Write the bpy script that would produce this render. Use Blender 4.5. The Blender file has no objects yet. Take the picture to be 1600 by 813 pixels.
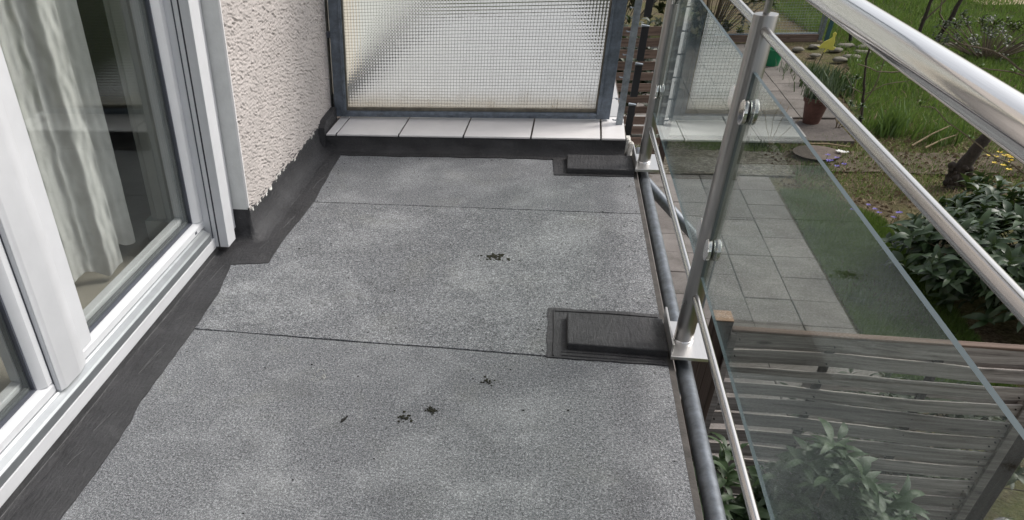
import bpy, bmesh, math, random
import numpy as np
from mathutils import Vector, Matrix, Euler
R = math.radians
random.seed(7)
rng = np.random.default_rng(7)
sc = bpy.context.scene
COL = sc.collection

# ---------------------------------------------------------------- camera
cam = bpy.data.cameras.new('camera')
cam.sensor_width = 36; cam.sensor_fit = 'HORIZONTAL'
cam.lens = 36 * 1163.08 / 1600
cam.shift_x = 0.1639; cam.shift_y = 0.1427
cam.clip_start = 0.02; cam.clip_end = 500
camo = bpy.data.objects.new('camera', cam); COL.objects.link(camo)
right = Vector((0.97116373, 0.23116539, -0.05834013))
up = Vector((-0.09522273, 0.60042842, 0.79398888))
back = Vector((0.21857182, -0.76553789, 0.60512651))
M = Matrix((right, up, back)).transposed().to_4x4()
M.translation = Vector((0, 0, 1.17))
camo.matrix_world = M
sc.camera = camo

# ---------------------------------------------------------------- light: bright thin overcast
SUN_EL, SUN_AZ = R(46), R(66)            # azimuth clockwise from +Y (towards +X)
w = bpy.data.worlds.new('World'); sc.world = w; w.use_nodes = True
nt = w.node_tree; bg = nt.nodes['Background']
sky = nt.nodes.new('ShaderNodeTexSky'); sky.sky_type = 'NISHITA'; sky.sun_disc = False
sky.sun_elevation = SUN_EL; sky.sun_rotation = SUN_AZ
sky.dust_density = 4.0; sky.air_density = 1.0; sky.ozone_density = 1.0
hsv = nt.nodes.new('ShaderNodeHueSaturation'); hsv.inputs['Saturation'].default_value = 0.30
nt.links.new(sky.outputs[0], hsv.inputs['Color']); nt.links.new(hsv.outputs[0], bg.inputs['Color'])
bg.inputs['Strength'].default_value = 0.15
sd = bpy.data.lights.new('sun', 'SUN'); sd.energy = 1.3; sd.angle = R(14); sd.color = (1, .96, .9)
so = bpy.data.objects.new('sun', sd); COL.objects.link(so)
sv = Vector((math.sin(SUN_AZ) * math.cos(SUN_EL), math.cos(SUN_AZ) * math.cos(SUN_EL), math.sin(SUN_EL)))
so.rotation_euler = (-sv).to_track_quat('-Z', 'Y').to_euler(); so.location = (6, 8, 12)
sc.view_settings.view_transform = 'Standard'; sc.view_settings.look = 'None'
sc.view_settings.exposure = 0.35; sc.view_settings.gamma = 1

# ---------------------------------------------------------------- node helpers
def newmat(name):
    m = bpy.data.materials.new(name); m.use_nodes = True
    t = m.node_tree; p = t.nodes['Principled BSDF']
    return m, t, p
def N(t, typ, **kw):
    n = t.nodes.new(typ)
    for k, v in kw.items():
        if k in n.inputs: n.inputs[k].default_value = v
        else: setattr(n, k, v)
    return n
def L(t, a, b): t.links.new(a, b)
def coords(t, kind='Object', scale=(1, 1, 1), rot=(0, 0, 0)):
    if kind == 'World':
        g = N(t, 'ShaderNodeNewGeometry'); src = g.outputs['Position']
    else:
        g = N(t, 'ShaderNodeTexCoord'); src = g.outputs[kind]
    mp = N(t, 'ShaderNodeMapping'); mp.inputs['Scale'].default_value = scale; mp.inputs['Rotation'].default_value = rot
    L(t, src, mp.inputs['Vector']); return mp.outputs[0]
def noise(t, vec, scale, detail=4, rough=.6, dist=0.):
    n = N(t, 'ShaderNodeTexNoise'); n.inputs['Scale'].default_value = scale
    n.inputs['Detail'].default_value = detail; n.inputs['Roughness'].default_value = rough; n.inputs['Distortion'].default_value = dist
    L(t, vec, n.inputs['Vector']); return n.outputs['Fac']
def ramp(t, fac, stops):
    r = N(t, 'ShaderNodeValToRGB'); cr = r.color_ramp
    while len(cr.elements) < len(stops): cr.elements.new(.5)
    for e, (p, c) in zip(cr.elements, stops):
        e.position = p; e.color = (*c, 1) if len(c) == 3 else c
    L(t, fac, r.inputs[0]); return r.outputs[0]
def g(v): return (v, v, v)
def mix(t, fac, a, b, mode='MIX'):
    m = N(t, 'ShaderNodeMix'); m.data_type = 'RGBA'; m.blend_type = mode
    for s, v in ((m.inputs[0], fac), (m.inputs[6], a), (m.inputs[7], b)):
        if isinstance(v, (int, float)): s.default_value = v
        elif isinstance(v, tuple): s.default_value = (*v, 1)
        else: L(t, v, s)
    return m.outputs[2]
def bump(t, p, h, strength=.4, dist=.01):
    b = N(t, 'ShaderNodeBump'); b.inputs['Strength'].default_value = strength; b.inputs['Distance'].default_value = dist
    L(t, h, b.inputs['Height']); L(t, b.outputs[0], p.inputs['Normal']); return b
def math_(t, op, a, b=0.):
    m = N(t, 'ShaderNodeMath'); m.operation = op
    for i, v in enumerate((a, b)):
        if isinstance(v, (int, float)): m.inputs[i].default_value = v
        else: L(t, v, m.inputs[i])
    return m.outputs[0]

def simple(name, col, rough=.5, metal=0., var=.15, scale=8, bstr=.0, bscale=60, coat=0., kind='World', spec=.5):
    m, t, p = newmat(name)
    v = coords(t, kind)
    n = noise(t, v, scale, 5, .6)
    c = ramp(t, n, [(.3, tuple(x * (1 - var) for x in col)), (.7, tuple(min(1, x * (1 + var)) for x in col))])
    L(t, c, p.inputs['Base Color'])
    p.inputs['Roughness'].default_value = rough; p.inputs['Metallic'].default_value = metal
    p.inputs['Coat Weight'].default_value = coat; p.inputs['Specular IOR Level'].default_value = spec
    if bstr: bump(t, p, noise(t, v, bscale, 4, .6), bstr, .003)
    return m

# ---------------------------------------------------------------- materials
def m_felt():
    m, t, p = newmat('mineral_felt')
    v = coords(t, 'World')
    sep = N(t, 'ShaderNodeSeparateXYZ'); L(t, v, sep.inputs[0])
    fine = noise(t, v, 460, 2, .7)
    fine2 = noise(t, v, 190, 2, .7)
    fine3 = noise(t, v, 85, 2, .7)
    f = math_(t, 'ADD', math_(t, 'ADD', math_(t, 'MULTIPLY', fine, .52), math_(t, 'MULTIPLY', fine2, .36)), math_(t, 'MULTIPLY', fine3, .12))
    gran = ramp(t, f, [(.37, g(.026)), (.465, (.112, .116, .124)), (.54, (.235, .242, .254)), (.65, (.58, .59, .605))])
    big = noise(t, v, 3.1, 5, .62, .3)
    big2 = noise(t, v, 11, 5, .65, .4)
    pale = ramp(t, big, [(.48, g(0)), (.70, g(1))])
    pale2 = ramp(t, big2, [(.55, g(0)), (.72, g(1))])
    pm = math_(t, 'MULTIPLY', math_(t, 'ADD', pale, math_(t, 'MULTIPLY', pale2, .65)), .62)
    gain = N(t, 'ShaderNodeVectorMath', operation='SCALE'); L(t, gran, gain.inputs[0]); L(t, math_(t, 'ADD', .94, math_(t, 'MULTIPLY', pm, .48)), gain.inputs['Scale'])
    c = mix(t, math_(t, 'MULTIPLY', pm, .22), gain.outputs[0], (.44, .45, .43))
    # warm algae tint in places, darker dirt in places
    dirt = ramp(t, noise(t, v, 6, 6, .7, .5), [(.34, g(1)), (.47, g(0))])
    c = mix(t, math_(t, 'MULTIPLY', dirt, .16), c, (.06, .06, .058))
    grn = ramp(t, noise(t, v, 4.3, 4, .6, .4), [(.55, g(0)), (.70, g(1))])
    c = mix(t, math_(t, 'MULTIPLY', grn, .10), c, (.24, .24, .18))
    # scattered black moss specks
    vo = N(t, 'ShaderNodeTexVoronoi'); vo.inputs['Scale'].default_value = 13; vo.inputs['Randomness'].default_value = 1
    dv = N(t, 'ShaderNodeVectorMath', operation='ADD')
    nn = N(t, 'ShaderNodeTexNoise'); nn.inputs['Scale'].default_value = 60; L(t, v, nn.inputs['Vector'])
    sc_ = N(t, 'ShaderNodeVectorMath', operation='SCALE'); sc_.inputs['Scale'].default_value = .02
    L(t, nn.outputs['Color'], sc_.inputs[0]); L(t, v, dv.inputs[0]); L(t, sc_.outputs[0], dv.inputs[1]); L(t, dv.outputs[0], vo.inputs['Vector'])
    spk = ramp(t, vo.outputs['Distance'], [(.03, g(1)), (.06, g(0))])
    rnd = ramp(t, N(t, 'ShaderNodeSeparateColor').outputs[0], [(0, g(0)), (1, g(1))])
    sepc = N(t, 'ShaderNodeSeparateColor'); L(t, vo.outputs['Color'], sepc.inputs[0])
    sel = ramp(t, sepc.outputs[0], [(.72, g(0)), (.76, g(1))])
    c = mix(t, math_(t, 'MULTIPLY', math_(t, 'MULTIPLY', spk, sel), .8), c, (.02, .022, .015))
    sel2 = ramp(t, sepc.outputs[1], [(.90, g(0)), (.93, g(1))])
    wsp = ramp(t, vo.outputs['Distance'], [(.02, g(1)), (.11, g(0))])
    c = mix(t, math_(t, 'MULTIPLY', math_(t, 'MULTIPLY', wsp, sel2), .4), c, (.62, .62, .60))
    L(t, c, p.inputs['Base Color']); p.inputs['Roughness'].default_value = .93; p.inputs['Specular IOR Level'].default_value = .25
    bump(t, p, f, .55, .003)
    return m
def m_coat(name='bitumen_coat', base=.036):
    m, t, p = newmat(name)
    v = coords(t, 'World')
    vb = coords(t, 'World', (6, 1.2, 6), (0, 0, .4))
    brush = noise(t, vb, 22, 5, .65, .6)
    n = noise(t, v, 7, 5, .6)
    c = ramp(t, n, [(.3, (base * .72, base * .71, base * .77)), (.7, (base * 1.45, base * 1.43, base * 1.52))])
    dust_sheen = ramp(t, noise(t, v, 90, 3, .6), [(.62, g(0)), (.75, g(1))])
    c = mix(t, math_(t, 'MULTIPLY', dust_sheen, .12), c, (.22, .22, .21))
    sm = ramp(t, noise(t, v, 15, 6, .7, 1.0), [(.57, g(0)), (.72, g(1))])
    c = mix(t, math_(t, 'MULTIPLY', sm, .16), c, (.2, .2, .2))
    L(t, c, p.inputs['Base Color'])
    L(t, ramp(t, brush, [(.3, g(.42)), (.7, g(.68))]), p.inputs['Roughness'])
    p.inputs['Specular IOR Level'].default_value = .45
    h = math_(t, 'ADD', brush, math_(t, 'MULTIPLY', noise(t, v, 60, 4, .6), .5))
    bump(t, p, h, .85, .005)
    return m
def m_plaster():
    m, t, p = newmat('rough_render')
    v = coords(t, 'World')
    n = noise(t, v, 260, 3, .7)
    c = ramp(t, n, [(.3, (.42, .377, .356)), (.7, (.61, .565, .545))])
    d = ramp(t, noise(t, v, 5, 5, .6), [(.35, g(.86)), (.7, g(1.0))])
    c = mix(t, 1., c, d, 'MULTIPLY')
    sp = ramp(t, noise(t, v, 75, 3, .6), [(.66, g(0)), (.74, g(1))])
    c = mix(t, math_(t, 'MULTIPLY', sp, .55), c, (.16, .13, .11))
    L(t, c, p.inputs['Base Color']); p.inputs['Roughness'].default_value = .95
    bump(t, p, n, .5, .002)
    return m
def m_steel(name, rough=.28, base=.62, aniso=(1, 1, .02), bs=.04):
    m, t, p = newmat(name)
    v = coords(t, 'Object', (aniso[0] * 1, aniso[1] * 1, aniso[2]))
    n = noise(t, v, 600, 3, .6)
    b2 = noise(t, coords(t, 'World'), 6, 4, .6)
    c = ramp(t, n, [(.3, (base * .94, base * .92, base * .90)), (.7, (base * 1.03, base * 1.01, base * .985))])
    L(t, c, p.inputs['Base Color']); p.inputs['Metallic'].default_value = 1
    L(t, ramp(t, b2, [(.3, g(rough * .93)), (.7, g(rough * 1.08))]), p.inputs['Roughness'])
    if bs > .02: bump(t, p, n, bs, .0006)
    return m
def m_galv(name='galvanised', base=(.26, .29, .32), rough=.5, metal=.75):
    m, t, p = newmat(name)
    v = coords(t, 'World')
    n = noise(t, v, 30, 6, .7)
    c = ramp(t, n, [(.28, tuple(x * .6 for x in base)), (.5, base), (.75, tuple(x * 1.5 for x in base))])
    r = ramp(t, noise(t, v, 14, 6, .75, .5), [(.60, g(0)), (.74, g(1))])
    c = mix(t, math_(t, 'MULTIPLY', r, .55), c, (.13, .09, .06))
    L(t, c, p.inputs['Base Color']); p.inputs['Metallic'].default_value = metal; p.inputs['Roughness'].default_value = rough
    bump(t, p, n, .2, .002); return m
def m_glass(name='rail_glass', tint=(.86, .93, .90), ior=1.5, boost=1.0, rough=0.0, haze=0.0):
    m, t, p = newmat(name); t.nodes.remove(p)
    out = t.nodes['Material Output']
    lw = N(t, 'ShaderNodeLayerWeight'); lw.inputs['Blend'].default_value = .5      # facing = 1 - |N.V|, the same from both sides
    fac = math_(t, 'MULTIPLY', math_(t, 'ADD', .04, math_(t, 'MULTIPLY', math_(t, 'POWER', lw.outputs['Facing'], 5.), .96)), boost)
    tr = N(t, 'ShaderNodeBsdfTransparent'); tr.inputs['Color'].default_value = (*tint, 1)
    gl = N(t, 'ShaderNodeBsdfGlossy'); gl.inputs['Roughness'].default_value = rough; gl.inputs['Color'].default_value = (.9, .95, .93, 1)
    mx = N(t, 'ShaderNodeMixShader'); L(t, fac, mx.inputs[0]); L(t, tr.outputs[0], mx.inputs[1]); L(t, gl.outputs[0], mx.inputs[2])
    last = mx
    if haze:
        df = N(t, 'ShaderNodeBsdfDiffuse'); df.inputs['Color'].default_value = (.44, .46, .45, 1)
        v = coords(t, 'World'); n = ramp(t, noise(t, v, 3, 5, .6, .6), [(.3, g(haze * .4)), (.7, g(haze * 1.6))])
        m2 = N(t, 'ShaderNodeMixShader'); L(t, n, m2.inputs[0]); L(t, mx.outputs[0], m2.inputs[1]); L(t, df.outputs[0], m2.inputs[2]); last = m2
    L(t, last.outputs[0], out.inputs['Surface']); return m
def m_wired():
    m, t, p = newmat('wired_cast_glass'); t.nodes.remove(p)
    out = t.nodes['Material Output']
    v = coords(t, 'World')
    sep = N(t, 'ShaderNodeSeparateXYZ'); L(t, v, sep.inputs[0])
    k = 2 * math.pi / .0136
    a = math_(t, 'COSINE', math_(t, 'MULTIPLY', sep.outputs[0], k)); b = math_(t, 'COSINE', math_(t, 'MULTIPLY', sep.outputs[2], k))
    h = math_(t, 'ADD', math_(t, 'MULTIPLY', math_(t, 'ADD', a, b), .5), math_(t, 'MULTIPLY', noise(t, v, 40, 3, .6), .9))
    bp = N(t, 'ShaderNodeBump'); bp.inputs['Strength'].default_value = 1; bp.inputs['Distance'].default_value = .0011; L(t, h, bp.inputs['Height'])
    rf = N(t, 'ShaderNodeBsdfRefraction'); rf.inputs['IOR'].default_value = 1.25; rf.inputs['Roughness'].default_value = .07
    rf.inputs['Color'].default_value = (.84, .855, .85, 1); L(t, bp.outputs[0], rf.inputs['Normal'])
    tl = N(t, 'ShaderNodeBsdfTranslucent')
    dirt = ramp(t, math_(t, 'ADD', sep.outputs[2], math_(t, 'MULTIPLY', noise(t, v, 9, 5, .7), .06)), [(.175, g(1)), (.25, g(0))])
    L(t, mix(t, dirt, (.41, .42, .425), (.30, .25, .17)), tl.inputs['Color'])
    mx = N(t, 'ShaderNodeMixShader'); L(t, math_(t, 'ADD', .14, math_(t, 'MULTIPLY', dirt, .4)), mx.inputs[0])
    L(t, rf.outputs[0], mx.inputs[1]); L(t, tl.outputs[0], mx.inputs[2])
    gl = N(t, 'ShaderNodeBsdfGlossy'); gl.inputs['Roughness'].default_value = .12; L(t, bp.outputs[0], gl.inputs['Normal'])
    fr = N(t, 'ShaderNodeFresnel'); fr.inputs['IOR'].default_value = 1.45
    m2 = N(t, 'ShaderNodeMixShader'); L(t, fr.outputs[0], m2.inputs[0]); L(t, mx.outputs[0], m2.inputs[1]); L(t, gl.outputs[0], m2.inputs[2])
    L(t, m2.outputs[0], out.inputs['Surface']); return m
def m_slab(name, c0, c1, sc1=120, stain=.5):
    m, t, p = newmat(name)
    v = coords(t, 'World')
    oi = N(t, 'ShaderNodeObjectInfo')
    n = noise(t, v, sc1, 3, .7)
    n2 = noise(t, v, 2.2, 6, .65, .5)
    f = math_(t, 'ADD', math_(t, 'MULTIPLY', n, .45), math_(t, 'MULTIPLY', n2, .55))
    c = ramp(t, f, [(.36, c0), (.62, c1)])
    rr = ramp(t, oi.outputs['Random'], [(0, g(.76)), (1, g(1.16))])
    c = mix(t, 1., c, rr, 'MULTIPLY')
    st = ramp(t, noise(t, v, 5.5, 6, .75, .8), [(.52, g(0)), (.72, g(1))])
    c = mix(t, math_(t, 'MULTIPLY', st, stain), c, (.07, .068, .05))
    L(t, c, p.inputs['Base Color']); p.inputs['Roughness'].default_value = .9
    bump(t, p, n, .5, .006); return m
def m_wood(name, c0, c1, c2, axis=0, rough=.85):
    m, t, p = newmat(name)
    s = [34, 34, 34]; s[axis] = .9
    v = coords(t, 'Object', tuple(s))
    oi = N(t, 'ShaderNodeObjectInfo')
    off = N(t, 'ShaderNodeVectorMath', operation='ADD'); cmb = N(t, 'ShaderNodeCombineXYZ')
    L(t, math_(t, 'MULTIPLY', oi.outputs['Random'], 91.), cmb.inputs[0]); L(t, v, off.inputs[0]); L(t, cmb.outputs[0], off.inputs[1])
    n = noise(t, off.outputs[0], 1.3, 8, .75, .12)
    c = ramp(t, n, [(.30, c0), (.5, c1), (.72, c2)])
    rr = ramp(t, oi.outputs['Random'], [(0, g(.70)), (1, g(1.2))])
    c = mix(t, 1., c, rr, 'MULTIPLY')
    off2 = N(t, 'ShaderNodeVectorMath', operation='ADD'); L(t, coords(t, 'Object', (3.2, 1, 13)), off2.inputs[0]); L(t, cmb.outputs[0], off2.inputs[1])
    vo = N(t, 'ShaderNodeTexVoronoi'); vo.inputs['Scale'].default_value = 1.; L(t, off2.outputs[0], vo.inputs['Vector'])
    kn = ramp(t, vo.outputs['Distance'], [(.07, g(1)), (.16, g(0))])
    c = mix(t, math_(t, 'MULTIPLY', kn, .7), c, tuple(x * .5 for x in c0))
    L(t, c, p.inputs['Base Color']); p.inputs['Roughness'].default_value = rough
    bump(t, p, n, .5, .004); return m
def m_leaf(name, c0, c1, rough=.42, trans=.25):
    m, t, p = newmat(name)
    oi = N(t, 'ShaderNodeObjectInfo'); geo = N(t, 'ShaderNodeNewGeometry')
    v = coords(t, 'World')
    n = noise(t, v, 9, 3, .6)
    f = math_(t, 'ADD', math_(t, 'MULTIPLY', n, .6), math_(t, 'MULTIPLY', geo.outputs['Random Per Island'], .4))
    f = math_(t, 'ADD', math_(t, 'MULTIPLY', f, .7), math_(t, 'MULTIPLY', oi.outputs['Random'], .3))
    c = ramp(t, f, [(.25, c0), (.72, c1)])
    L(t, c, p.inputs['Base Color']); p.inputs['Roughness'].default_value = rough
    p.inputs['Specular IOR Level'].default_value = .5
    tl = N(t, 'ShaderNodeBsdfTranslucent'); L(t, mix(t, .5, c, (.16, .24, .04)), tl.inputs['Color'])
    mx = N(t, 'ShaderNodeMixShader'); mx.inputs[0].default_value = trans
    out = t.nodes['Material Output']
    L(t, p.outputs[0], mx.inputs[1]); L(t, tl.outputs[0], mx.inputs[2]); L(t, mx.outputs[0], out.inputs['Surface'])
    return m
def m_ground():
    m, t, p = newmat('garden_earth')
    v = coords(t, 'World')
    n = noise(t, v, 1.1, 6, .7, .5); f = noise(t, v, 26, 4, .7)
    c = ramp(t, f, [(.28, (.035, .028, .018)), (.5, (.11, .085, .055)), (.7, (.22, .18, .12))])
    gm = ramp(t, n, [(.42, g(0)), (.60, g(1))])
    c = mix(t, math_(t, 'MULTIPLY', gm, .75), c, mix(t, f, (.05, .06, .015), (.13, .14, .045)))
    L(t, c, p.inputs['Base Color']); p.inputs['Roughness'].default_value = 1; p.inputs['Specular IOR Level'].default_value = .1
    bump(t, p, f, .8, .03); return m
def m_gravel():
    m, t, p = newmat('fine_gravel')
    v = coords(t, 'World')
    vo = N(t, 'ShaderNodeTexVoronoi'); vo.inputs['Scale'].default_value = 32; L(t, v, vo.inputs['Vector'])
    s = N(t, 'ShaderNodeSeparateColor'); L(t, vo.outputs['Color'], s.inputs[0])
    c = ramp(t, s.outputs[0], [(.0, (.05, .042, .03)), (.5, (.13, .112, .088)), (1., (.27, .25, .21))])
    c = mix(t, ramp(t, noise(t, v, 2, 5, .7), [(.45, g(0)), (.68, g(.7))]), c, (.09, .085, .04))
    L(t, c, p.inputs['Base Color']); p.inputs['Roughness'].default_value = .95
    bump(t, p, vo.outputs['Distance'], .6, .02); return m
def m_curtain():
    m, t, p = newmat('crushed_satin')
    v = coords(t, 'World')
    n = noise(t, v, 14, 4, .6, .8)
    c = ramp(t, n, [(.3, (.60, .595, .58)), (.7, (.74, .735, .72))])
    L(t, c, p.inputs['Base Color']); p.inputs['Roughness'].default_value = .42; p.inputs['Sheen Weight'].default_value = .3
    bump(t, p, noise(t, coords(t, 'World', (1, 1, .6)), 60, 4, .6, .8), .35, .003)
    return m

MT = dict(
    felt=m_felt(), coat=m_coat(), plaster=m_plaster(),
    steel=m_steel('brushed_steel', .29, .36, (1, 1, .02), .015), steel_rod=m_steel('brushed_steel_rod', .2, .6, (1, .02, 1), .008), steel_plate=m_steel('brushed_steel_plate', .36, .64, (1, .05, 1)), steel_bright=m_steel('bright_steel', .11, .82, (1, .02, 1), .006),
    galv=m_galv(), galv_frame=m_galv('galvanised_frame', (.16, .19, .23), .48, .6), tube=m_galv('painted_tube', (.15, .165, .185), .42, .55),
    glass=m_glass('rail_glass', (.90, .925, .91), 1.5, 1.0, 0, .008), window_glass=m_glass('window_glass', (.93, .94, .93), 1.5, 1.1),
    wired=m_wired(),
    pvc=simple('white_pvc', (.62, .625, .645), .34, 0, .05, 9), pvc_grey=simple('grey_gasket', (.075, .08, .10), .55), black=simple('black_slot', (.014, .014, .017), .6), slot=simple('shutter_slot_fill', (.05, .05, .06), .8),
    alu=simple('aluminium_threshold', (.55, .57, .58), .34, .85, .06, 20), alu_groove=simple('threshold_groove', (.17, .18, .19), .55, .3, .1, 20),
    white_plaster=simple('smooth_reveal_plaster', (.62, .63, .62), .9, 0, .08, 14, .3, 140),
    chip=simple('broken_plaster', (.62, .60, .56), .95, 0, .2, 60, .6, 200),
    tile=simple('glazed_tile', (.74, .72, .72), .38, 0, .06, 9, .06, 40), grout=simple('dark_grout', (.10, .085, .075), .95, 0, .3, 40, .4, 200),
    tile_floor=simple('pale_floor_tile', (.43, .43, .435), .42, 0, .05, 6, .05, 40),
    wire=simple('steel_wire', (.12, .12, .11), .5, .3), bead=simple('glazing_bead', (.17, .155, .125), .7, .2, .3, 30, .3, 90),
    neigh_wall=simple('neighbour_wall', (.55, .50, .42), .9, 0, .1, 6, .3, 80), neigh_grey=simple('neighbour_panel', (.52, .53, .50), .8, 0, .06, 6),
    concrete=simple('edge_concrete', (.075, .068, .062), .92, 0, .35, 18, .6, 120),
    slab=m_slab('terrace_slab', (.115, .100, .092), (.235, .215, .20), 120, .6), slab_light=m_slab('pale_slab', (.27, .26, .245), (.38, .37, .35), 90, .25),
    paving=m_slab('path_paving', (.085, .073, .062), (.20, .178, .158), 60, .5),
    wood_grey=m_wood('weathered_wood', (.10, .085, .075), (.33, .295, .27), (.58, .54, .50)),
    wood_brown=m_wood('brown_wood', (.07, .045, .033), (.19, .13, .10), (.33, .25, .20)),
    wood_dark=m_wood('dark_wood', (.02, .013, .010), (.045, .03, .024), (.08, .055, .045), 2), wood_cut=simple('cut_wood', (.42, .26, .16), .8, 0, .2, 40, .3, 150),
    laurel=m_leaf('laurel_leaf', (.018, .042, .014), (.07, .115, .045), .42, .12), rhodo=m_leaf('rhododendron_leaf', (.014, .036, .010), (.048, .085, .030), .5, .12),
    hedge=m_leaf('hedge_leaf', (.012, .022, .008), (.05, .06, .025), .5, .15), grass=m_leaf('grass_blade', (.04, .09, .016), (.15, .225, .05), .5, .35),
    lav=m_leaf('lavender_leaf', (.05, .07, .05), (.13, .16, .11), .6, .2), iris=m_leaf('iris_leaf', (.045, .09, .02), (.12, .20, .05), .4, .3),
    twig=simple('twig_bark', (.14, .11, .075), .9, 0, .3, 30, .4, 80), bark=simple('dark_bark', (.045, .035, .027), .95, 0, .4, 30, .8, 60), dry=simple('dry_stalk', (.26, .20, .12), .9, 0, .35, 30),
    ground=m_ground(), gravel=m_gravel(), lawn=simple('lawn_base', (.055, .072, .022), 1, 0, .55, 5, .6, 40, spec=.1),
    terracotta=simple('terracotta', (.10, .045, .034), .8, 0, .25, 20, .3, 80), green_plastic=simple('green_plastic', (.01, .17, .07), .4, 0, .1, 5),
    yellow=simple('yellow_plastic', (.62, .56, .10), .5, 0, .1, 9), purple=simple('purple_petal', (.13, .10, .42), .6), yellow_fl=simple('yellow_petal', (.70, .50, .03), .6),
    white_fl=simple('white_petal', (.75, .74, .70), .6, 0, .1, 20), stone=simple('garden_stone', (.17, .155, .125), .9, 0, .3, 9, .6, 30), moss=simple('moss', (.018, .018, .009), 1, 0, .5, 90, .8, 200),
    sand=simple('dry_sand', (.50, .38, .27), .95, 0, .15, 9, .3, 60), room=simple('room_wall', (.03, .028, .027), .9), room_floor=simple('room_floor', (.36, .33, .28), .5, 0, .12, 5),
    jamb=simple('inner_jamb', (.50, .51, .47), .6, 0, .05, 5), curtain=m_curtain(),
    debris=simple('black_debris', (.012, .011, .009), .9), pebble=simple('dry_leaf_litter', (.17, .12, .07), .95, 0, .5, 40),
    splash=simple('thin_plaster_splash', (.36, .36, .35), .95),
    dust_sheen=simple('coating_highlight', (.11, .11, .112), .8, 0, .5, 40),  # paler coating tone, crease highlight and sheen put into the colour
    dish=simple('dull_brown_dish', (.10, .075, .06), .85, 0, .3, 20), track=simple('trodden_earth', (.115, .093, .070), .98, 0, .35, 7, .6, 60, spec=.1),
    teal=simple('blue_green_post', (.05, .12, .13), .5, .3),
)
# glass edge colour: greenish-blue polished edge
MT['glass_edge'] = simple('glass_edge', (.055, .080, .090), .5, 0, .15, 4, spec=.25)

# ---------------------------------------------------------------- geometry helpers
def link(name, me, parent=None):
    o = bpy.data.objects.new(name, me); COL.objects.link(o)
    if parent: o.parent = parent
    return o
def mesh(name, verts, faces, mats, parent=None, smooth=False, mi=None):
    me = bpy.data.meshes.new(name); me.from_pydata([tuple(v) for v in verts], [], [tuple(f) for f in faces])
    for m in (mats if isinstance(mats, (list, tuple)) else [mats]): me.materials.append(m)
    if mi is not None: me.polygons.foreach_set('material_index', mi)
    if smooth: me.polygons.foreach_set('use_smooth', [True] * len(me.polygons))
    me.update(); return link(name, me, parent)
def empty(name, loc=(0, 0, 0)):
    o = bpy.data.objects.new(name, None); COL.objects.link(o); o.location = loc; o.empty_display_size = .1; return o
def tag(o, label, cat, group=None, kind=None):
    if label: o['label'] = label
    if cat: o['category'] = cat
    if group: o['group'] = group
    if kind: o['kind'] = kind
    return o
def struct(o): o['kind'] = 'structure'; return o
class B:
    """collects shapes, then links them as one mesh object"""
    def __init__(s): s.v = []; s.f = []; s.m = []
    def add(s, v, f, mi=0):
        n = len(s.v); s.v += [tuple(x) for x in v]; s.f += [tuple(i + n for i in q) for q in f]; s.m += [mi] * len(f); return s
    def box(s, x0, x1, y0, y1, z0, z1, mi=0):
        v = [(x, y, z) for z in (z0, z1) for y in (y0, y1) for x in (x0, x1)]
        return s.add(v, [(0, 2, 3, 1), (4, 5, 7, 6), (0, 1, 5, 4), (2, 6, 7, 3), (0, 4, 6, 2), (1, 3, 7, 5)], mi)
    def prism(s, poly, a0, a1, axis='y', mi=0):
        """poly: 2D points; y-axis: (x,z) extruded along y; z-axis: (x,y) extruded along z; x-axis: (y,z) along x"""
        def P(p, a): return (p[0], a, p[1]) if axis == 'y' else (p[0], p[1], a) if axis == 'z' else (a, p[0], p[1])
        n = len(poly); v = [P(p, a0) for p in poly] + [P(p, a1) for p in poly]
        f = [(i, (i + 1) % n, n + (i + 1) % n, n + i) for i in range(n)] + [tuple(range(n))[::-1], tuple(range(n, 2 * n))]
        return s.add(v, f, mi)
    def tube(s, pts, rad, seg=16, cap=True, mi=0):
        pts = [Vector(p) for p in pts]; n = len(pts); rad = rad if isinstance(rad, (list, tuple)) else [rad] * n
        v = []; prev = None
        for i, p in enumerate(pts):
            d = (pts[min(i + 1, n - 1)] - pts[max(i - 1, 0)]).normalized()
            a = prev if prev is not None else (Vector((1, 0, 0)) if abs(d.x) < .9 else Vector((0, 1, 0)))
            u = (a - d * a.dot(d)).normalized(); prev = u; w_ = d.cross(u)
            v += [p + (u * math.cos(2 * math.pi * k / seg) + w_ * math.sin(2 * math.pi * k / seg)) * rad[i] for k in range(seg)]
        f = [(i * seg + k, i * seg + (k + 1) % seg, (i + 1) * seg + (k + 1) % seg, (i + 1) * seg + k) for i in range(n - 1) for k in range(seg)]
        if cap: f += [tuple(range(seg))[::-1], tuple(range((n - 1) * seg, n * seg))]
        return s.add(v, f, mi)
    def lathe(s, prof, c, seg=20, mi=0):
        v = [(c[0] + r * math.cos(2 * math.pi * k / seg), c[1] + r * math.sin(2 * math.pi * k / seg), c[2] + z) for r, z in prof for k in range(seg)]
        f = [(i * seg + k, i * seg + (k + 1) % seg, (i + 1) * seg + (k + 1) % seg, (i + 1) * seg + k) for i in range(len(prof) - 1) for k in range(seg)]
        f += [tuple(range(seg))[::-1], tuple(range((len(prof) - 1) * seg, len(prof) * seg))]
        return s.add(v, f, mi)
    def obj(s, name, mats, parent=None, smooth=None, bevel=0, seg=2):
        o = mesh(name, s.v, s.f, mats, parent, False, s.m)
        if smooth is not None:
            me = o.data; me.polygons.foreach_set('use_smooth', [True] * len(me.polygons))
            try: me.set_sharp_from_angle(angle=R(smooth))
            except Exception: pass
        if bevel:
            bm = bmesh.new(); bm.from_mesh(o.data); bmesh.ops.recalc_face_normals(bm, faces=bm.faces)
            bmesh.ops.bevel(bm, geom=bm.edges[:], offset=bevel, segments=seg, affect='EDGES', profile=.5, clamp_overlap=True)
            bm.to_mesh(o.data); bm.free()
        return o
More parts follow.
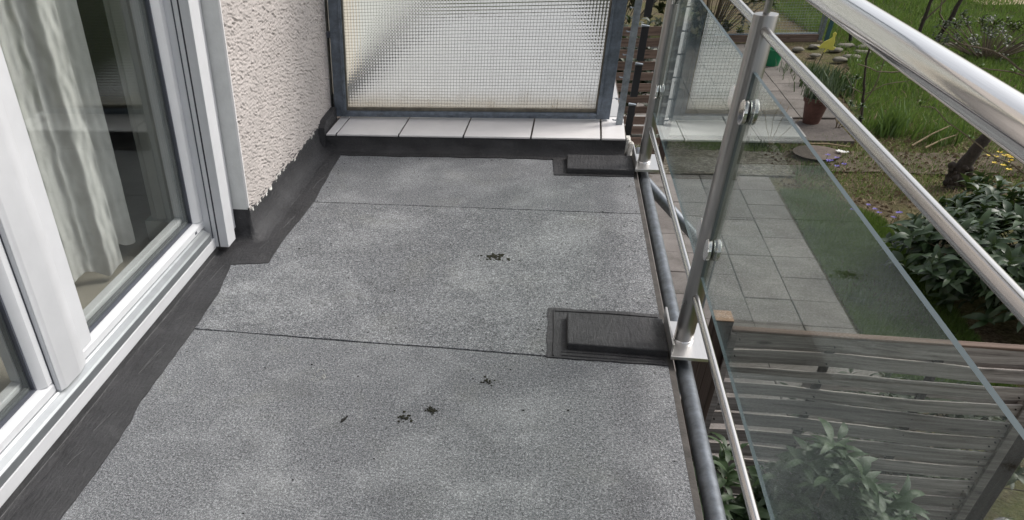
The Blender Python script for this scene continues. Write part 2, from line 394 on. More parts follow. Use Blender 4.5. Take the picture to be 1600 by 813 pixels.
def disc_x(b, c, r, x0, x1, seg=28, ch=.0015, mi=0):
    """a disc with its axis along X and chamfered rims"""
    prof = [(x0, r - ch), (x0 + ch, r), (x1 - ch, r), (x1, r - ch)]
    v = [(x, c[0] + q * math.cos(2 * math.pi * k / seg), c[1] + q * math.sin(2 * math.pi * k / seg)) for x, q in prof for k in range(seg)]
    f = [(i * seg + k, i * seg + (k + 1) % seg, (i + 1) * seg + (k + 1) % seg, (i + 1) * seg + k) for i in range(3) for k in range(seg)]
    f += [tuple(range(seg))[::-1], tuple(range(3 * seg, 4 * seg))]
    b.add(v, f, mi)
def jag(p0, p1, n, amp, seed):
    r = random.Random(seed); out = []
    d = Vector((p1[0] - p0[0], p1[1] - p0[1])); nn = Vector((-d.y, d.x)).normalized()
    w1 = 0
    for i in range(n + 1):
        t = i / n; w1 = w1 * .6 + r.uniform(-amp, amp)
        q = Vector(p0) + d * t + nn * w1 * (0 if i in (0, n) else 1)
        out.append((q.x, q.y))
    return out
GZ = -2.7

# ================================================================ BALCONY FLOOR
deck = B(); deck.box(-1.12, .396, -1.2, 3.60, -.20, -.010)
floor = struct(deck.obj('balcony_floor', MT['coat']))
# felt sheets 1 m wide, laid across, seams as real 3 mm gaps
YS = [(-1.2, -.212), (-.209, .783), (.786, 1.786), (1.791, 2.793), (2.802, 3.5)]
for i, (a, b) in enumerate(YS):
    lx = -1.02
    e1 = jag((lx, a), (.396, a + .001), 40, .0012, 10 + i); e2 = jag((.396, b), (lx, b), 40, .0012, 50 + i)
    poly = e1 + e2
    if b > 3.4: poly = [(-1.02, a), (.396, a), (.396, 3.42), (-1.02, 3.42)]
    z = .0 + (.0015 if i % 2 else 0)
    B().prism(poly, -.0095, z, 'z').obj('felt_sheet', MT['felt'], floor)
# black coating painted over the felt along the wall, the step and round the pads
zc = .004
left = [(-.96, -1.2), (-.962, .3), (-.955, .97), (-.950, 1.128), (-.951, 1.25), (-.956, 1.33), (-.968, 1.392), (-.969, 1.82), (-.978, 2.03), (-1.008, 2.215), (-.877, 2.243), (-.881, 2.409), (-.862, 2.804), (-.880, 3.15), (-.885, 3.352)]
edge = []
for i in range(len(left) - 1): edge += jag(left[i], left[i + 1], max(3, int(math.dist(left[i], left[i + 1]) / .03)), .0018, 100 + i)[:-1]
edge.append(left[-1])
poly = [(-1.16, -1.2)] + edge + [(-1.16, 3.352)]
cf = B(); cf.prism(poly[::-1], -.004, zc, 'z')
far = jag((-.885, 3.352), (.073, 3.355), 40, .004, 300)
cf.prism([(-.885, 3.352)] + far[1:] + [(.073, 3.43), (-.885, 3.43)], -.004, zc, 'z')
cf.prism([(-1.16, 3.352), (-.885, 3.352), (-.885, 3.43), (-1.16, 3.43)], -.004, zc, 'z')
cf.prism([(.073, 3.355), (.081, 3.168), (.2, 3.172), (.30, 3.168), (.396, 3.176), (.396, 3.43), (.073, 3.43)], -.004, zc - .0004, 'z')
padpoly = jag((.080, 1.782), (.396, 1.786), 16, .003, 301)[:-1] + [(.396, 1.786), (.396, 2.058)] + jag((.396, 2.058), (.078, 2.052), 16, .003, 302)[1:-1] + jag((.078, 2.052), (.080, 1.782), 12, .003, 303)[:-1]
cf.prism(padpoly, -.004, zc - .0002, 'z')
cf.obj('coating_strip', MT['coat'], floor)
# brush ridge lines around the near pad
rb = B()
for k, pts in enumerate(([(.098, 1.79), (.099, 1.90), (.096, 2.04)], [(.10, 2.035), (.25, 2.04), (.39, 2.035)], [(.12, 1.795), (.25, 1.797), (.39, 1.80)], [(.118, 1.812), (.25, 1.815), (.38, 1.812)])):
    rb.tube([(x, y, zc) for x, y in pts], .0030, 6)
rb.obj('coating_ridge', MT['coat'], floor, 60)
# coved upstand under the door frame and along the wall
up_ = B()
prof = [(-1.12, -.004), (-1.062, -.004), (-1.064, .0062), (-1.078, .0068), (-1.086, .010), (-1.0895, .030), (-1.0895, .055), (-1.12, .055)]
up_.prism(prof, -1.2, 2.30, 'y')
up_.obj('coating_upstand', MT['coat'], floor, 40)
n = 46; v = []; f = []
pr = [(-.935, .003), (-.958, .007), (-.978, .020), (-.992, .045), (-.999, .08), (-1.002, .175)]
for i in range(n + 1):
    y = 2.43 + (3.43 - 2.43) * i / n
    for j, (x, z) in enumerate(pr):
        wob = .0025 * math.sin(y * 17 + j) + .0018 * math.sin(y * 51 + j * 2) + random.uniform(-.0015, .0015)
        v.append((x + wob * (1 - j / 5) - .004 * (j == 5), y, z + wob * .4 * (0 < j < 5)))
m_ = len(pr)
for i in range(n):
    for j in range(m_ - 1): f.append((i * m_ + j, i * m_ + j + 1, (i + 1) * m_ + j + 1, (i + 1) * m_ + j))
mesh('coating_upstand', v, f, MT['coat'], floor, True)
# coated corner lump where wall return meets the guide rail
pr2 = [(.074, .0035), (.050, .007), (.030, .018), (.015, .042), (.008, .08), (.006, .12)]
v = []; f = []; stations = [(-1.002 + d_ * 0, 0, 0) for d_ in ()]
path = [(t_ / 10 * math.pi / 2, 0.) for t_ in range(11)] + [(math.pi / 2, .012 * q_) for q_ in range(1, 12)]
for t_, sh in path:
    for j, (d_, z_) in enumerate(pr2):
        wob = random.Random(int(t_ * 100) + j + int(sh * 1000)).uniform(-.0022, .0022)
        d2 = (d_ + wob) * (1 - .35 * math.sin(t_)); v.append((-1.004 + d2 * math.cos(t_) - sh, 2.431 - d2 * math.sin(t_), z_ + wob * .4))
for i in range(len(path) - 1):
    for j in range(5): f.append((i * 6 + j, (i + 1) * 6 + j, (i + 1) * 6 + j + 1, i * 6 + j + 1))
mesh('coating_upstand', v, f, MT['coat'], floor, True)
B().box(-1.14, -1.005, 2.4315, 2.436, 0, .119).obj('coating_upstand', MT['coat'], floor)
# pale colour for the highlight on the thin crease where the painted strip turns up below the door frame, and for sheen streaks on brush scratches by the wall
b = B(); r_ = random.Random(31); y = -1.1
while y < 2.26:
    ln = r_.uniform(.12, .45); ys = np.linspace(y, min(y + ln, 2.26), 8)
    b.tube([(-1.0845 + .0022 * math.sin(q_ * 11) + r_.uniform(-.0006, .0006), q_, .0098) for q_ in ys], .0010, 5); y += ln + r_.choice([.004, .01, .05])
for k in range(16):
    x = r_.uniform(-.985, -.90); y = r_.uniform(2.2, 3.25); ln = r_.uniform(.05, .22)
    if k % 3 == 0: x, y, ln = r_.uniform(-1.06, -.99), r_.uniform(.9, 2.1), r_.uniform(.04, .15)
    b.tube([(x, y, .0046), (x + r_.uniform(.002, .008), y + ln * .5, .0048), (x + r_.uniform(.004, .02), y + ln, .0046)], .0007, 4)
b.obj('coating_crease', MT['dust_sheen'], floor, 60)
# upstand of the tiled step
n = 70; v = []; f = []
pr = [(3.385, .003), (3.405, .012), (3.414, .035), (3.416, .062), (3.422, .076), (3.44, .0775)]
for i in range(n + 1):
    x = -1.0 + 1.37 * i / n
    for j, (y, z) in enumerate(pr):
        wob = .004 * math.sin(x * 19 + j) + .003 * math.sin(x * 47 + 2 * j) + random.uniform(-.0012, .0012)
        v.append((x, y + wob, z + (wob * .5 if 0 < j < 4 else 0)))
for i in range(n):
    for j in range(5): f.append((i * 6 + j, (i + 1) * 6 + j, (i + 1) * 6 + j + 1, i * 6 + j + 1))
mesh('coating_upstand', v, f, MT['coat'], floor, True)
# raised coated pads under the posts
for (y0, y1, x0) in ((1.828, 1.998, .133), (3.190, 3.362, .130)):
    B().box(x0, .398, y0, y1, .001, .024).obj('raised_pad', MT['coat'], floor, 35, .004, 3)
# slab edge profile
B().box(.3965, .414, -1.2, 3.46, -.22, -.006).obj('edge_profile', MT['concrete'], floor, None, .002, 1)

# small things lying on the felt
def clump(name, x, y, r, h, mat, nb, seed):
    rr = random.Random(seed); b = B()
    for _ in range(nb * 3):
        a = rr.uniform(0, 6.28); d = r * abs(rr.gauss(0, .5)); s = rr.uniform(.04, .16) * r
        prof = [(s * .9, 0), (s * rr.uniform(.9, 1.1), s * .25), (s * .6, s * .6 * h), (s * .15, s * .8 * h)]
        b.lathe(prof, (x + d * math.cos(a), y + d * math.sin(a), .001), 7)
    return b.obj(name, mat, None, 60)
tag(clump('moss_clump', -.196, 1.497, .019, 1, MT['moss'], 34, 1), 'dark moss clump on the roofing felt, largest of the moss spots in the foreground', 'moss')
tag(clump('moss_clump', -.255, 1.455, .028, .8, MT['moss'], 9, 2), 'loose group of tiny moss crumbs left of the largest moss clump', 'moss')
tag(clump('moss_clump', -.072, 1.645, .022, .8, MT['moss'], 8, 3), 'small moss crumbs just in front of the nearer felt seam', 'moss')
tag(clump('moss_clump', -.105, 2.383, .040, .7, MT['moss'], 26, 4), 'flat dark moss patch on the middle sheet of felt between the two seams', 'moss')
d = B(); d.prism([(-.415, 1.413), (-.412, 1.411), (-.406, 1.424), (-.402, 1.438), (-.405, 1.437), (-.410, 1.427), (-.416, 1.421)], .001, .004, 'z')
tag(d.obj('dry_leaf_scrap', MT['debris']), 'small black scrap of leaf lying alone on the grey felt', 'leaf scrap')
d = B(); r_ = random.Random(5)
for k in range(26):
    a = r_.uniform(0, 6.28); q = .022 * r_.uniform(.5, 1.1); x = -.524 + q * math.cos(a) * .9; y = 1.602 + q * math.sin(a) * 1.3; s = r_.uniform(.0010, .0028)
    d.prism([(x - s, y - s * .6), (x + s * .8, y - s), (x + s, y + s * .7), (x - s * .5, y + s)], .0005, .0022, 'z')
tag(d.obj('plaster_splatter', MT['splash']), 'broken ring of white plaster splashes on the grey felt', 'plaster splash')

b = B(); r_ = random.Random(12)
for k in range(150):
    if k < 90: x, y = r_.uniform(-.85, .38), r_.uniform(.85, 3.3)
    else: x, y = r_.choice([(-.86 + abs(r_.gauss(0, .03)), r_.uniform(2.4, 3.3)), (r_.uniform(-.8, .3), 3.34 - abs(r_.gauss(0, .02))), (.385 - abs(r_.gauss(0, .015)), r_.uniform(1.0, 3.1)), (.07 - abs(r_.gauss(0, .02)), r_.uniform(1.78, 2.05))])
    s = r_.uniform(.0012, .0034); a = r_.uniform(0, 6.28)
    b.add([(x + s * math.cos(a + q) * w__, y + s * math.sin(a + q), .0016) for q, w__ in ((0, 1.6), (1.6, .8), (3.1, 1.3), (4.6, .9))] + [(x, y, .0016 + s * .8)], [(0, 1, 4), (1, 2, 4), (2, 3, 4), (3, 0, 4)])
tag(b.obj('grit', MT['debris']), 'fine dark grit and crumbs scattered over the roofing felt', 'grit', kind='stuff')

# ================================================================ HOUSE WALL with dragged rough render
wall = empty('house_wall', (-1.0, 2.43, 0))
tag(wall, 'house wall in pinkish beige dragged render with a chipped lower edge above black coating', 'wall')
wall_loc = Vector((-1.0, 2.43, 0))
def wobj(b, name, mat, *a, **k):
    o = b.obj(name, mat, wall, *a, **k); o.location = -wall_loc; return o
y0, y1, z0, z1 = 2.43, 3.66, .075, 1.02
dy = .0028; ny = int((y1 - y0) / dy); nz = int((z1 - z0) / dy)
H = np.zeros((nz + 1, ny + 1), np.float32)
def smooth_noise(shape, cell, amp):
    a = rng.standard_normal((shape[0] // cell + 3, shape[1] // cell + 3)).astype(np.float32)
    yi = np.arange(shape[0]) / cell; xi = np.arange(shape[1]) / cell
    y_ = yi.astype(int); x_ = xi.astype(int); fy = (yi - y_)[:, None]; fx = (xi - x_)[None]
    fy = fy * fy * (3 - 2 * fy); fx = fx * fx * (3 - 2 * fx)
    return amp * ((a[y_][:, x_] * (1 - fx) + a[y_][:, x_ + 1] * fx) * (1 - fy) + (a[y_ + 1][:, x_] * (1 - fx) + a[y_ + 1][:, x_ + 1] * fx) * fy)
H += smooth_noise(H.shape, 40, .0006) + smooth_noise(H.shape, 9, .0005) + smooth_noise(H.shape, 3, .00045)
for _ in range(7500):          # grooves dragged by grains, mostly near horizontal
    cy = rng.random() * ny; cz = rng.random() * nz; ln = rng.uniform(2.5, 9); an = rng.normal(-.16, .24); dp = rng.uniform(.0010, .0040); wd = rng.uniform(.38, .72)
    c_, s_ = math.cos(an), math.sin(an)
    i0, i1 = int(max(0, cy - ln - 3)), int(min(ny, cy + ln + 3)); j0, j1 = int(max(0, cz - 8)), int(min(nz, cz + 8))
    if i1 <= i0 or j1 <= j0: continue
    J, I = np.mgrid[j0:j1 + 1, i0:i1 + 1]
    u = (I - cy) * c_ + (J - cz) * s_; q = -(I - cy) * s_ + (J - cz) * c_
    fall = np.clip(1 - np.maximum(np.abs(u) - ln * .6, 0) / (ln * .4), 0, 1)
    H[j0:j1 + 1, i0:i1 + 1] -= dp * fall * np.exp(-(q / wd) ** 2) - dp * .35 * fall * np.exp(-((q - 2) / .9) ** 2)
H = np.clip(H, -.006, .004)
# ragged lower edge
yy = y0 + np.arange(ny + 1) * dy
rag = .102 + .005 * np.sin(yy * 14) + .0035 * np.sin(yy * 43 + 1) + np.interp(yy, y0 + np.arange(0, 60) * .0213, rng.normal(0, .0032, 60)) + np.interp(yy, y0 + np.arange(0, 160) * .0078, rng.normal(0, .0012, 160))
rag = np.clip(rag, .082, .128)
Z = z0 + np.arange(nz + 1)[:, None] * dy * np.ones((1, ny + 1))
t_ = (Z - z0) / (.16 - z0)
Zr = np.where(Z < .16, rag[None] + np.clip(t_, 0, 1) * (.16 - rag[None]), Z)
X = -1.0 + H
X[0] -= .002
Yg = np.repeat(yy[None], nz + 1, 0)
vv = np.stack([X, Yg, Zr], -1).reshape(-1, 3)
# lip going back below, to give the render its 14 mm thickness
lip = np.stack([np.full(ny + 1, -1.016), yy, rag + .004 + rng.normal(0, .002, ny + 1)], -1)
nv = len(vv); vv = np.vstack([vv, lip])
I0 = np.arange(ny)[None] + np.arange(nz)[:, None] * (ny + 1)
q = np.stack([I0, I0 + 1, I0 + ny + 2, I0 + ny + 1], -1).reshape(-1, 4)
il = np.arange(ny); ql = np.stack([nv + il, nv + il + 1, il + 1, il], -1)
q = np.vstack([q, ql])
me = bpy.data.meshes.new('rough_render'); me.vertices.add(len(vv)); me.vertices.foreach_set('co', vv.ravel())
me.loops.add(q.size); me.loops.foreach_set('vertex_index', q.ravel()); me.polygons.add(len(q)); me.polygons.foreach_set('loop_start', np.arange(0, q.size, 4)); 
me.materials.append(MT['plaster']); me.materials.append(MT['chip'])
mi = np.zeros(len(q), np.int32); mi[-ny:] = 1
for i in range(ny):
    if math.sin(yy[i] * 37) + math.sin(yy[i] * 91) > .1:
        for r__ in range(0, 1 + int(2.2 * (1 + math.sin(yy[i] * 57)))): mi[i + r__ * ny] = 1
me.polygons.foreach_set('material_index', mi); me.update(); me.validate()
me.polygons.foreach_set('use_smooth', [True] * len(me.polygons))
o = link('render_coat', me, wall); o.location = -wall_loc
b = B(); b.box(-1.35, -1.018, 2.43, 9.2, -.2, 3.6); wobj(b, 'masonry', MT['white_plaster'])
b = B(); b.box(-1.017, -1.003, 2.43, 9.2, 1.02, 3.6); wobj(b, 'upper_render', MT['plaster'])
b = B(); b.box(-1.10, -1.003, 2.424, 2.4295, .118, 3.0); wobj(b, 'reveal', MT['white_plaster'])
b = B(); b.box(-1.0045, -.9965, 2.4245, 2.432, .125, 3.0); wobj(b, 'corner_bead', MT['tile'])
# white broken plaster flakes along the edge
fl = B(); r_ = random.Random(3)
for k in range(90):
    y = r_.choice([2.50, 2.62, 2.70, 2.78, 2.86, 2.90, 3.02, 3.16, 3.3]) + r_.gauss(0, .03); s = r_.choice([r_.uniform(.002, .006), r_.uniform(.004, .010)])
    z = float(np.interp(y, yy, rag)) + r_.uniform(-.006, .004); x = -1.003 + r_.uniform(-.004, .003)
    fl.add([(x, y - s, z - s), (x + .002, y + s * .8, z - s * .7), (x, y + s, z + s), (x + .001, y - s * .6, z + s * 1.2), (x - .006, y, z)], [(0, 1, 2, 3), (0, 4, 1), (1, 4, 2), (2, 4, 3), (3, 4, 0)])
o = wobj(fl, 'plaster_flake', MT['white_fl']); o['kind'] = 'stuff'
# wall over and below the balcony door, house behind the camera
hb = B(); hb.box(-1.35, -1.05, -4.5, 2.424, 2.30, 5.2); hb.box(-1.35, -1.05, 2.424, 9.2, 3.6, 5.2); wobj(hb, 'masonry', MT['plaster'])
hb = B(); hb.box(-1.35, -1.10, -4.5, 9.2, -3.2, -.21); wobj(hb, 'basement_wall', MT['plaster'])

# ================================================================ BALCONY DOOR (white plastic, two leaves)
door = empty('balcony_door', (-1.1, .6, 0))
tag(door, 'white plastic balcony door with two glazed leaves and an aluminium threshold', 'door')
dl = Vector((-1.1, .6, 0))
def dobj(b, name, mat, *a, parent=None, **k):
    o = b.obj(name, mat, parent or door, *a, **k)
    if parent is None: o.location = -dl
    return o
Ybk = -1.6
fr = B()
fr.prism([(-1.17, .030), (-1.085, .030), (-1.084, .068), (-1.17, .068)], Ybk, 2.283, 'y')
fr.prism([(-1.17, 2.2), (-1.085, 2.2), (-1.085, 2.27), (-1.17, 2.27)], Ybk, 2.35, 'y')
dobj(fr, 'outer_frame', MT['pvc'], None, .002, 2)
th = B(); th.prism([(-1.17, .0682), (-1.0885, .0682), (-1.0885, .090), (-1.092, .0955), (-1.108, .104), (-1.112, .108), (-1.17, .108)], Ybk, 2.262, 'y')
dobj(th, 'threshold', MT['alu'], None)
tg = B(); tg.box(-1.0885, -1.0862, Ybk, 2.258, .0690, .0895); dobj(tg, 'threshold_groove', MT['alu_groove'])
# inner right frame stile
fs = B(); fs.box(-1.17, -1.100, 2.296, 2.35, .068, 2.2); dobj(fs, 'frame_stile', MT['pvc'], None, .003, 2)
def leaf(ya, yb, yg0, yg1, zb=.109, zt=2.19):
    """one door leaf between ya..yb with glass yg0..yg1"""
    lf = empty('door_leaf'); lf.parent = door; lf.location = -dl
    b = B()
    # bottom rail: upright face, bevel, up to the gasket
    prof = [(-1.17, zb), (-1.117, zb), (-1.1165, .128), (-1.1225, .134), (-1.134, .1375), (-1.17, .1375)]
    b.prism(prof, ya, yb, 'y')
    b.prism([(-1.17, zt - .09), (-1.134, zt - .09), (-1.117, zt - .08), (-1.117, zt), (-1.17, zt)], ya, yb, 'y')
    # stiles: profile in (x,y)
    w1 = yb - yg1; 
    b.prism([(-1.17, yg1), (-1.136, yg1), (-1.124, yg1 + .008), (-1.117, yg1 + .018), (-1.117, yb - .003), (-1.120, yb), (-1.17, yb)][::-1], .1377, zt - .0905, 'z')
    b.prism([(-1.17, ya), (-1.120, ya), (-1.117, ya + .003), (-1.117, yg0 - .018), (-1.124, yg0 - .008), (-1.136, yg0), (-1.17, yg0)][::-1], .1377, zt - .0905, 'z')
    o = b.obj('sash', MT['pvc'], lf, 30)
    ga = B()
    for (z_a, z_b, y_a, y_b) in ((.1378, .1425, yg0, yg1), (zt - .097, zt - .0908, yg0, yg1)): ga.box(-1.150, -1.1375, y_a, y_b, z_a, z_b)
    ga.box(-1.150, -1.1375, yg0, yg0 + .005, .1426, zt - .0972); ga.box(-1.150, -1.1375, yg1 - .005, yg1, .1426, zt - .0972)
    ga.obj('gasket', MT['pvc_grey'], lf)
    sp = B()   # aluminium spacer between the panes
    sp.box(-1.164, -1.1505, yg0, yg1, .1379, .150); sp.box(-1.164, -1.1505, yg1 - .010, yg1, .150, zt - .098); sp.box(-1.164, -1.1505, yg0, yg0 + .010, .150, zt - .098)
    sp.obj('spacer', MT['alu_groove'], lf)
    gl = B(); gl.box(-1.1505, -1.1465, yg0 + .001, yg1 - .001, .1381, zt - .0915); gl.obj('pane', MT['window_glass'], lf)
    # inner side of the leaf
    ib = B(); ib.box(-1.20, -1.1705, ya, yb, zb, .160); ib.box(-1.20, -1.1705, ya, yg0 + .006, .160, zt); ib.box(-1.20, -1.1705, yg1 - .006, yb, .160, zt)
    ib.obj('inner_rail', MT['pvc'], lf, None, .003, 2)
    return lf
l1 = leaf(1.31, 2.285, 1.505, 2.238)
l2 = leaf(.20, 1.290, .32, 1.250)
leaf(-1.5, .18, -1.4, .08)
# dark joint lines
j = B(); j.box(-1.1185, -1.1165, 2.2855, 2.2885, .109, 2.19); j.box(-1.1185, -1.1165, 1.2905, 1.2985, .109, 2.19); dobj(j, 'joint_seal', MT['pvc_grey'])
# meeting stile cover: wide flat chamfered post in front of the sashes
ms = B(); ms.prism([(-1.130, 1.292), (-1.103, 1.292), (-1.0965, 1.308), (-1.0955, 1.375), (-1.104, 1.420), (-1.130, 1.432)][::-1], .1085, 2.19, 'z')
dobj(ms, 'meeting_stile', MT['pvc'], 25, .0015, 2)
# drain slot in the leaf corner
vs = B(); vs.box(-1.1172, -1.1158, 2.203, 2.217, .1135, .1225, 0); dobj(vs, 'drain_slot', MT['pvc_grey'])
# roller shutter guide rail
gr = B(); gr.box(-1.130, -1.074, 2.283, 2.350, .034, 2.27); gr.box(-1.0685, -1.036, 2.283, 2.355, .034, 2.27); gr.box(-1.110, -1.0378, 2.300, 2.350, .0350, 2.268)
dobj(gr, 'shutter_guide', MT['pvc'], None, .002, 2)
gs = B(); gs.box(-1.0738, -1.0687, 2.2845, 2.2995, .036, 2.268); dobj(gs, 'shutter_slot', MT['slot'])  # dark grey fill, nearly flush with the guide face
gs = B(); gs.box(-1.0925, -1.0885, 2.2815, 2.2835, .040, 2.268); dobj(gs, 'guide_lip', MT['pvc_grey'])
gs = B(); gs.prism([(-1.058, 2.353), (-1.058, 2.420), (-1.11, 2.420), (-1.11, 2.353)], .05, 2.27, 'z'); dobj(gs, 'shutter_guide', MT['pvc'])
dk = B(); dk.box(-1.085, -1.0605, 2.4205, 2.4238, .05, 2.4); dobj(dk, 'expansion_gap', MT['black'])

# room behind the glass
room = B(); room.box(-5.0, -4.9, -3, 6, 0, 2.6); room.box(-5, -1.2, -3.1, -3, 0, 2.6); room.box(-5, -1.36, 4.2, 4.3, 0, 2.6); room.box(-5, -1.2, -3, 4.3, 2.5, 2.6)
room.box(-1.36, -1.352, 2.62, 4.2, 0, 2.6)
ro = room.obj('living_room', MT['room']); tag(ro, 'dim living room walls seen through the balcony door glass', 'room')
rf_ = B(); rf_.box(-5, -1.17, -3, 4.3, -.02, .028); struct(rf_.obj('room_floor', MT['room_floor']))
jb = B()
jb.prism([(-1.205, 2.30), (-1.25, 2.318), (-1.262, 2.330), (-1.280, 2.330), (-1.286, 2.338), (-1.325, 2.340), (-1.335, 2.346), (-1.352, 2.350), (-1.352, 2.62), (-1.205, 2.62)], .0285, 2.4, 'z')
jb.box(-1.366, -1.215, 2.318, 2.62, .0285, .105)
o = dobj(jb, 'inner_jamb', MT['jamb'], 25, .001, 1)

# curtains
def curtain(path, z_hem, zt, nu, nw, amp, freq, seed, name):
    r = np.random.default_rng(seed)
    P = np.array(path); seg = np.r_[0, np.cumsum(np.hypot(*np.diff(P, axis=0).T))]; Ltot = seg[-1]
    s = np.linspace(0, Ltot, nu); px = np.interp(s, seg, P[:, 0]); py = np.interp(s, seg, P[:, 1])
    tx = np.gradient(px); ty = np.gradient(py); ll = np.hypot(tx, ty); nx, nyy = -ty / ll, tx / ll
    z = np.linspace(0, 1, nw)
    cr = np.zeros((nw, nu))
    for k in range(70):
        a, b_, c_, ph = r.uniform(70, 260), r.uniform(12, 75), r.uniform(.0005, .0019), r.uniform(0, 6.28)
        cr += c_ * .13 * np.sin(s[None] * a * r.choice([-1, 1]) + z[:, None] * zt * b_ + ph + 1.0 * np.sin(z[:, None] * zt * 9 + k))
    D = np.zeros((nw, nu))
    for k, (f1, a1) in enumerate(((freq, amp), (freq * 2.3, amp * .35), (freq * 4.7, amp * .12))):
        D += a1 * np.sin(s[None] * f1 + k * 1.7 + .25 * np.sin(z[:, None] * 3 + k) + .07 * np.sin(z[:, None] * 17 + 2 * k))
    D = D + .45 * amp * (np.abs(np.sin(s[None] * freq * .5 + .12 * np.sin(z[:, None] * 9))) - .6)
    D = D * (1 - .35 * z[:, None]) + cr
    Zz = z_hem + z[:, None] * (zt - z_hem) + (1 - z[:, None]) ** 20 * (.010 * np.sin(s[None] * freq + 1) + .004 * np.sin(s[None] * 60))
    V = np.stack([px[None] + nx[None] * D, py[None] + nyy[None] * D, Zz], -1).reshape(-1, 3)
    i = np.arange(nu - 1)[None] + np.arange(nw - 1)[:, None] * nu
    F = np.stack([i, i + 1, i + nu + 1, i + nu], -1).reshape(-1, 4)
    return mesh(name, V.tolist(), F.tolist(), MT['curtain'], None, True)
c1 = curtain([(-1.66, 1.62), (-1.50, 1.90), (-1.395, 1.965), (-1.322, 2.045)], .066, 2.25, 200, 360, .013, 46, 4, 'curtain')
tag(c1, 'off white crinkled satin curtain, the wider drop its hem just above the room floor', 'curtain')
c2 = curtain([(-1.60, 2.00), (-1.455, 2.085), (-1.395, 2.160), (-1.365, 2.215)], .078, 2.25, 80, 260, .011, 52, 9, 'curtain')
tag(c2, 'narrow off white satin curtain fold hanging behind the wider one, beside the dark room opening', 'curtain')

# ================================================================ TILED STEP AND NEIGHBOUR BALCONY
nb = B(); nb.box(-1.0, .372, 3.44, 9.0, -.22, .071)
step = struct(nb.obj('neighbour_floor', MT['grout']))
tl = None
B().prism([(3.392, .0), (3.40, .05), (3.412, .105), (3.45, .128), (3.648, .132), (3.648, 0)], -1.0, -.9705, 'x').obj('coating_upstand', MT['coat'], floor, 40)
xs = [-1.0 + .0, -.917, -.622, -.327, -.031, .264, .366]
def tile_obj(x0, x1, y0_, y1_, mat, seed):
    r = random.Random(seed); z = .0785 + r.uniform(-.0006, .0008)
    b = B(); e = .0035
    b.box(x0 + e, x1 - e, y0_ + e, y1_ - e, .0712, z)
    return b.obj('floor_tile', mat, step, None, .0012, 1)
tiles = [-.917, -.622, -.327, -.031, .264]
edges = [-.968] + tiles + [.368]
for i in range(len(edges) - 1):
    x0_, x1_ = edges[i], edges[i + 1]
    sk = 0.008
    b = B(); e = .004; ya, yb = 3.409, 3.715
    # joints run very slightly askew, as laid
    z = .0788 + .0004 * (i % 2)
    v = [(x0_ + e, ya, .0712), (x1_ - e, ya, .0712), (x1_ - e + sk, yb, .0712), (x0_ + e + sk, yb, .0712)]
    v = v + [(p[0], p[1], z) for p in v]
    b.add(v, [(3, 2, 1, 0), (4, 5, 6, 7), (0, 1, 5, 4), (1, 2, 6, 5), (2, 3, 7, 6), (3, 0, 4, 7)])
    b.obj('step_tile', MT['tile'], step, None, .0012, 1)
k = 0
for r_i in range(16):
    ya = 3.722 + .303 * r_i; off = .15 if r_i % 2 == 0 else 0
    xx = -1.0 - off
    while xx < .366:
        a, c = max(xx, -.998), min(xx + .303, .368)
        if c - a > .03: tile_obj(a, c, ya, ya + .303, MT['tile_floor'], k); k += 1
        xx += .303
nw = empty('neighbour_wall', (-1, 3.8, 0)); tag(nw, 'neighbour wall behind the wired glass screen, pale with a black skirting band', 'wall')
def nobj(b, name, mat): o = b.obj(name, mat, nw); o.location = (1, -3.8, 0); return o
b = B(); b.box(-1.002, -.985, 3.72, 4.35, .175, 3.0); nobj(b, 'render_coat', MT['neigh_wall'])
b = B(); b.box(-1.002, -.99, 4.35, 9.0, .175, 2.4); nobj(b, 'door_panel', MT['neigh_grey'])
b = B(); b.box(-1.002, -.975, 3.72, 9.0, .079, .175); nobj(b, 'skirting_band', MT['coat'])
# lump of mortar at the outer end of the step
b = B(); r_ = random.Random(8)
for k in range(6):
    s = r_.uniform(.010, .02); b.lathe([(s * .8, -.05), (s, -.02), (s * .9, s * .4), (s * .4, s * .9)], (.372 + r_.uniform(0, .022), 3.44 + r_.uniform(-.02, .03), .035 + r_.uniform(-.02, .03)), 6)
b.box(.372, .398, 3.43, 3.56, -.06, .045)
b.obj('mortar_edge', MT['chip'], step)

# ================================================================ WIRED GLASS PRIVACY SCREEN
scr = empty('privacy_screen', (-.33, 3.65, .08)); sl = Vector((-.33, 3.65, .08))
tag(scr, 'tall privacy screen of wired cast glass in a galvanised steel frame above the tiled step', 'privacy screen')
def sobj(b, name, mat, *a, **k): o = b.obj(name, mat, scr, *a, **k); o.location = -sl; return o
x0, x1, zb, zt = -.980, .307, .087, 2.05
b = B()
b.box(x0, x0 + .060, 3.650, 3.690, zb, zt); sobj(b, 'frame_side', MT['galv_frame'], None, .002, 1)
b = B(); b.box(x1 - .060, x1, 3.650, 3.690, zb, zt); sobj(b, 'frame_side', MT['galv_frame'], None, .002, 1)
b = B(); b.box(x0 + .0602, x1 - .0602, 3.6505, 3.690, zb, zb + .028); sobj(b, 'frame_rail', MT['galv_frame'], None, .002, 1)
b = B(); b.box(x0 + .0602, x1 - .0602, 3.6505, 3.690, zt - .05, zt); sobj(b, 'frame_rail', MT['galv_frame'], None, .002, 1)
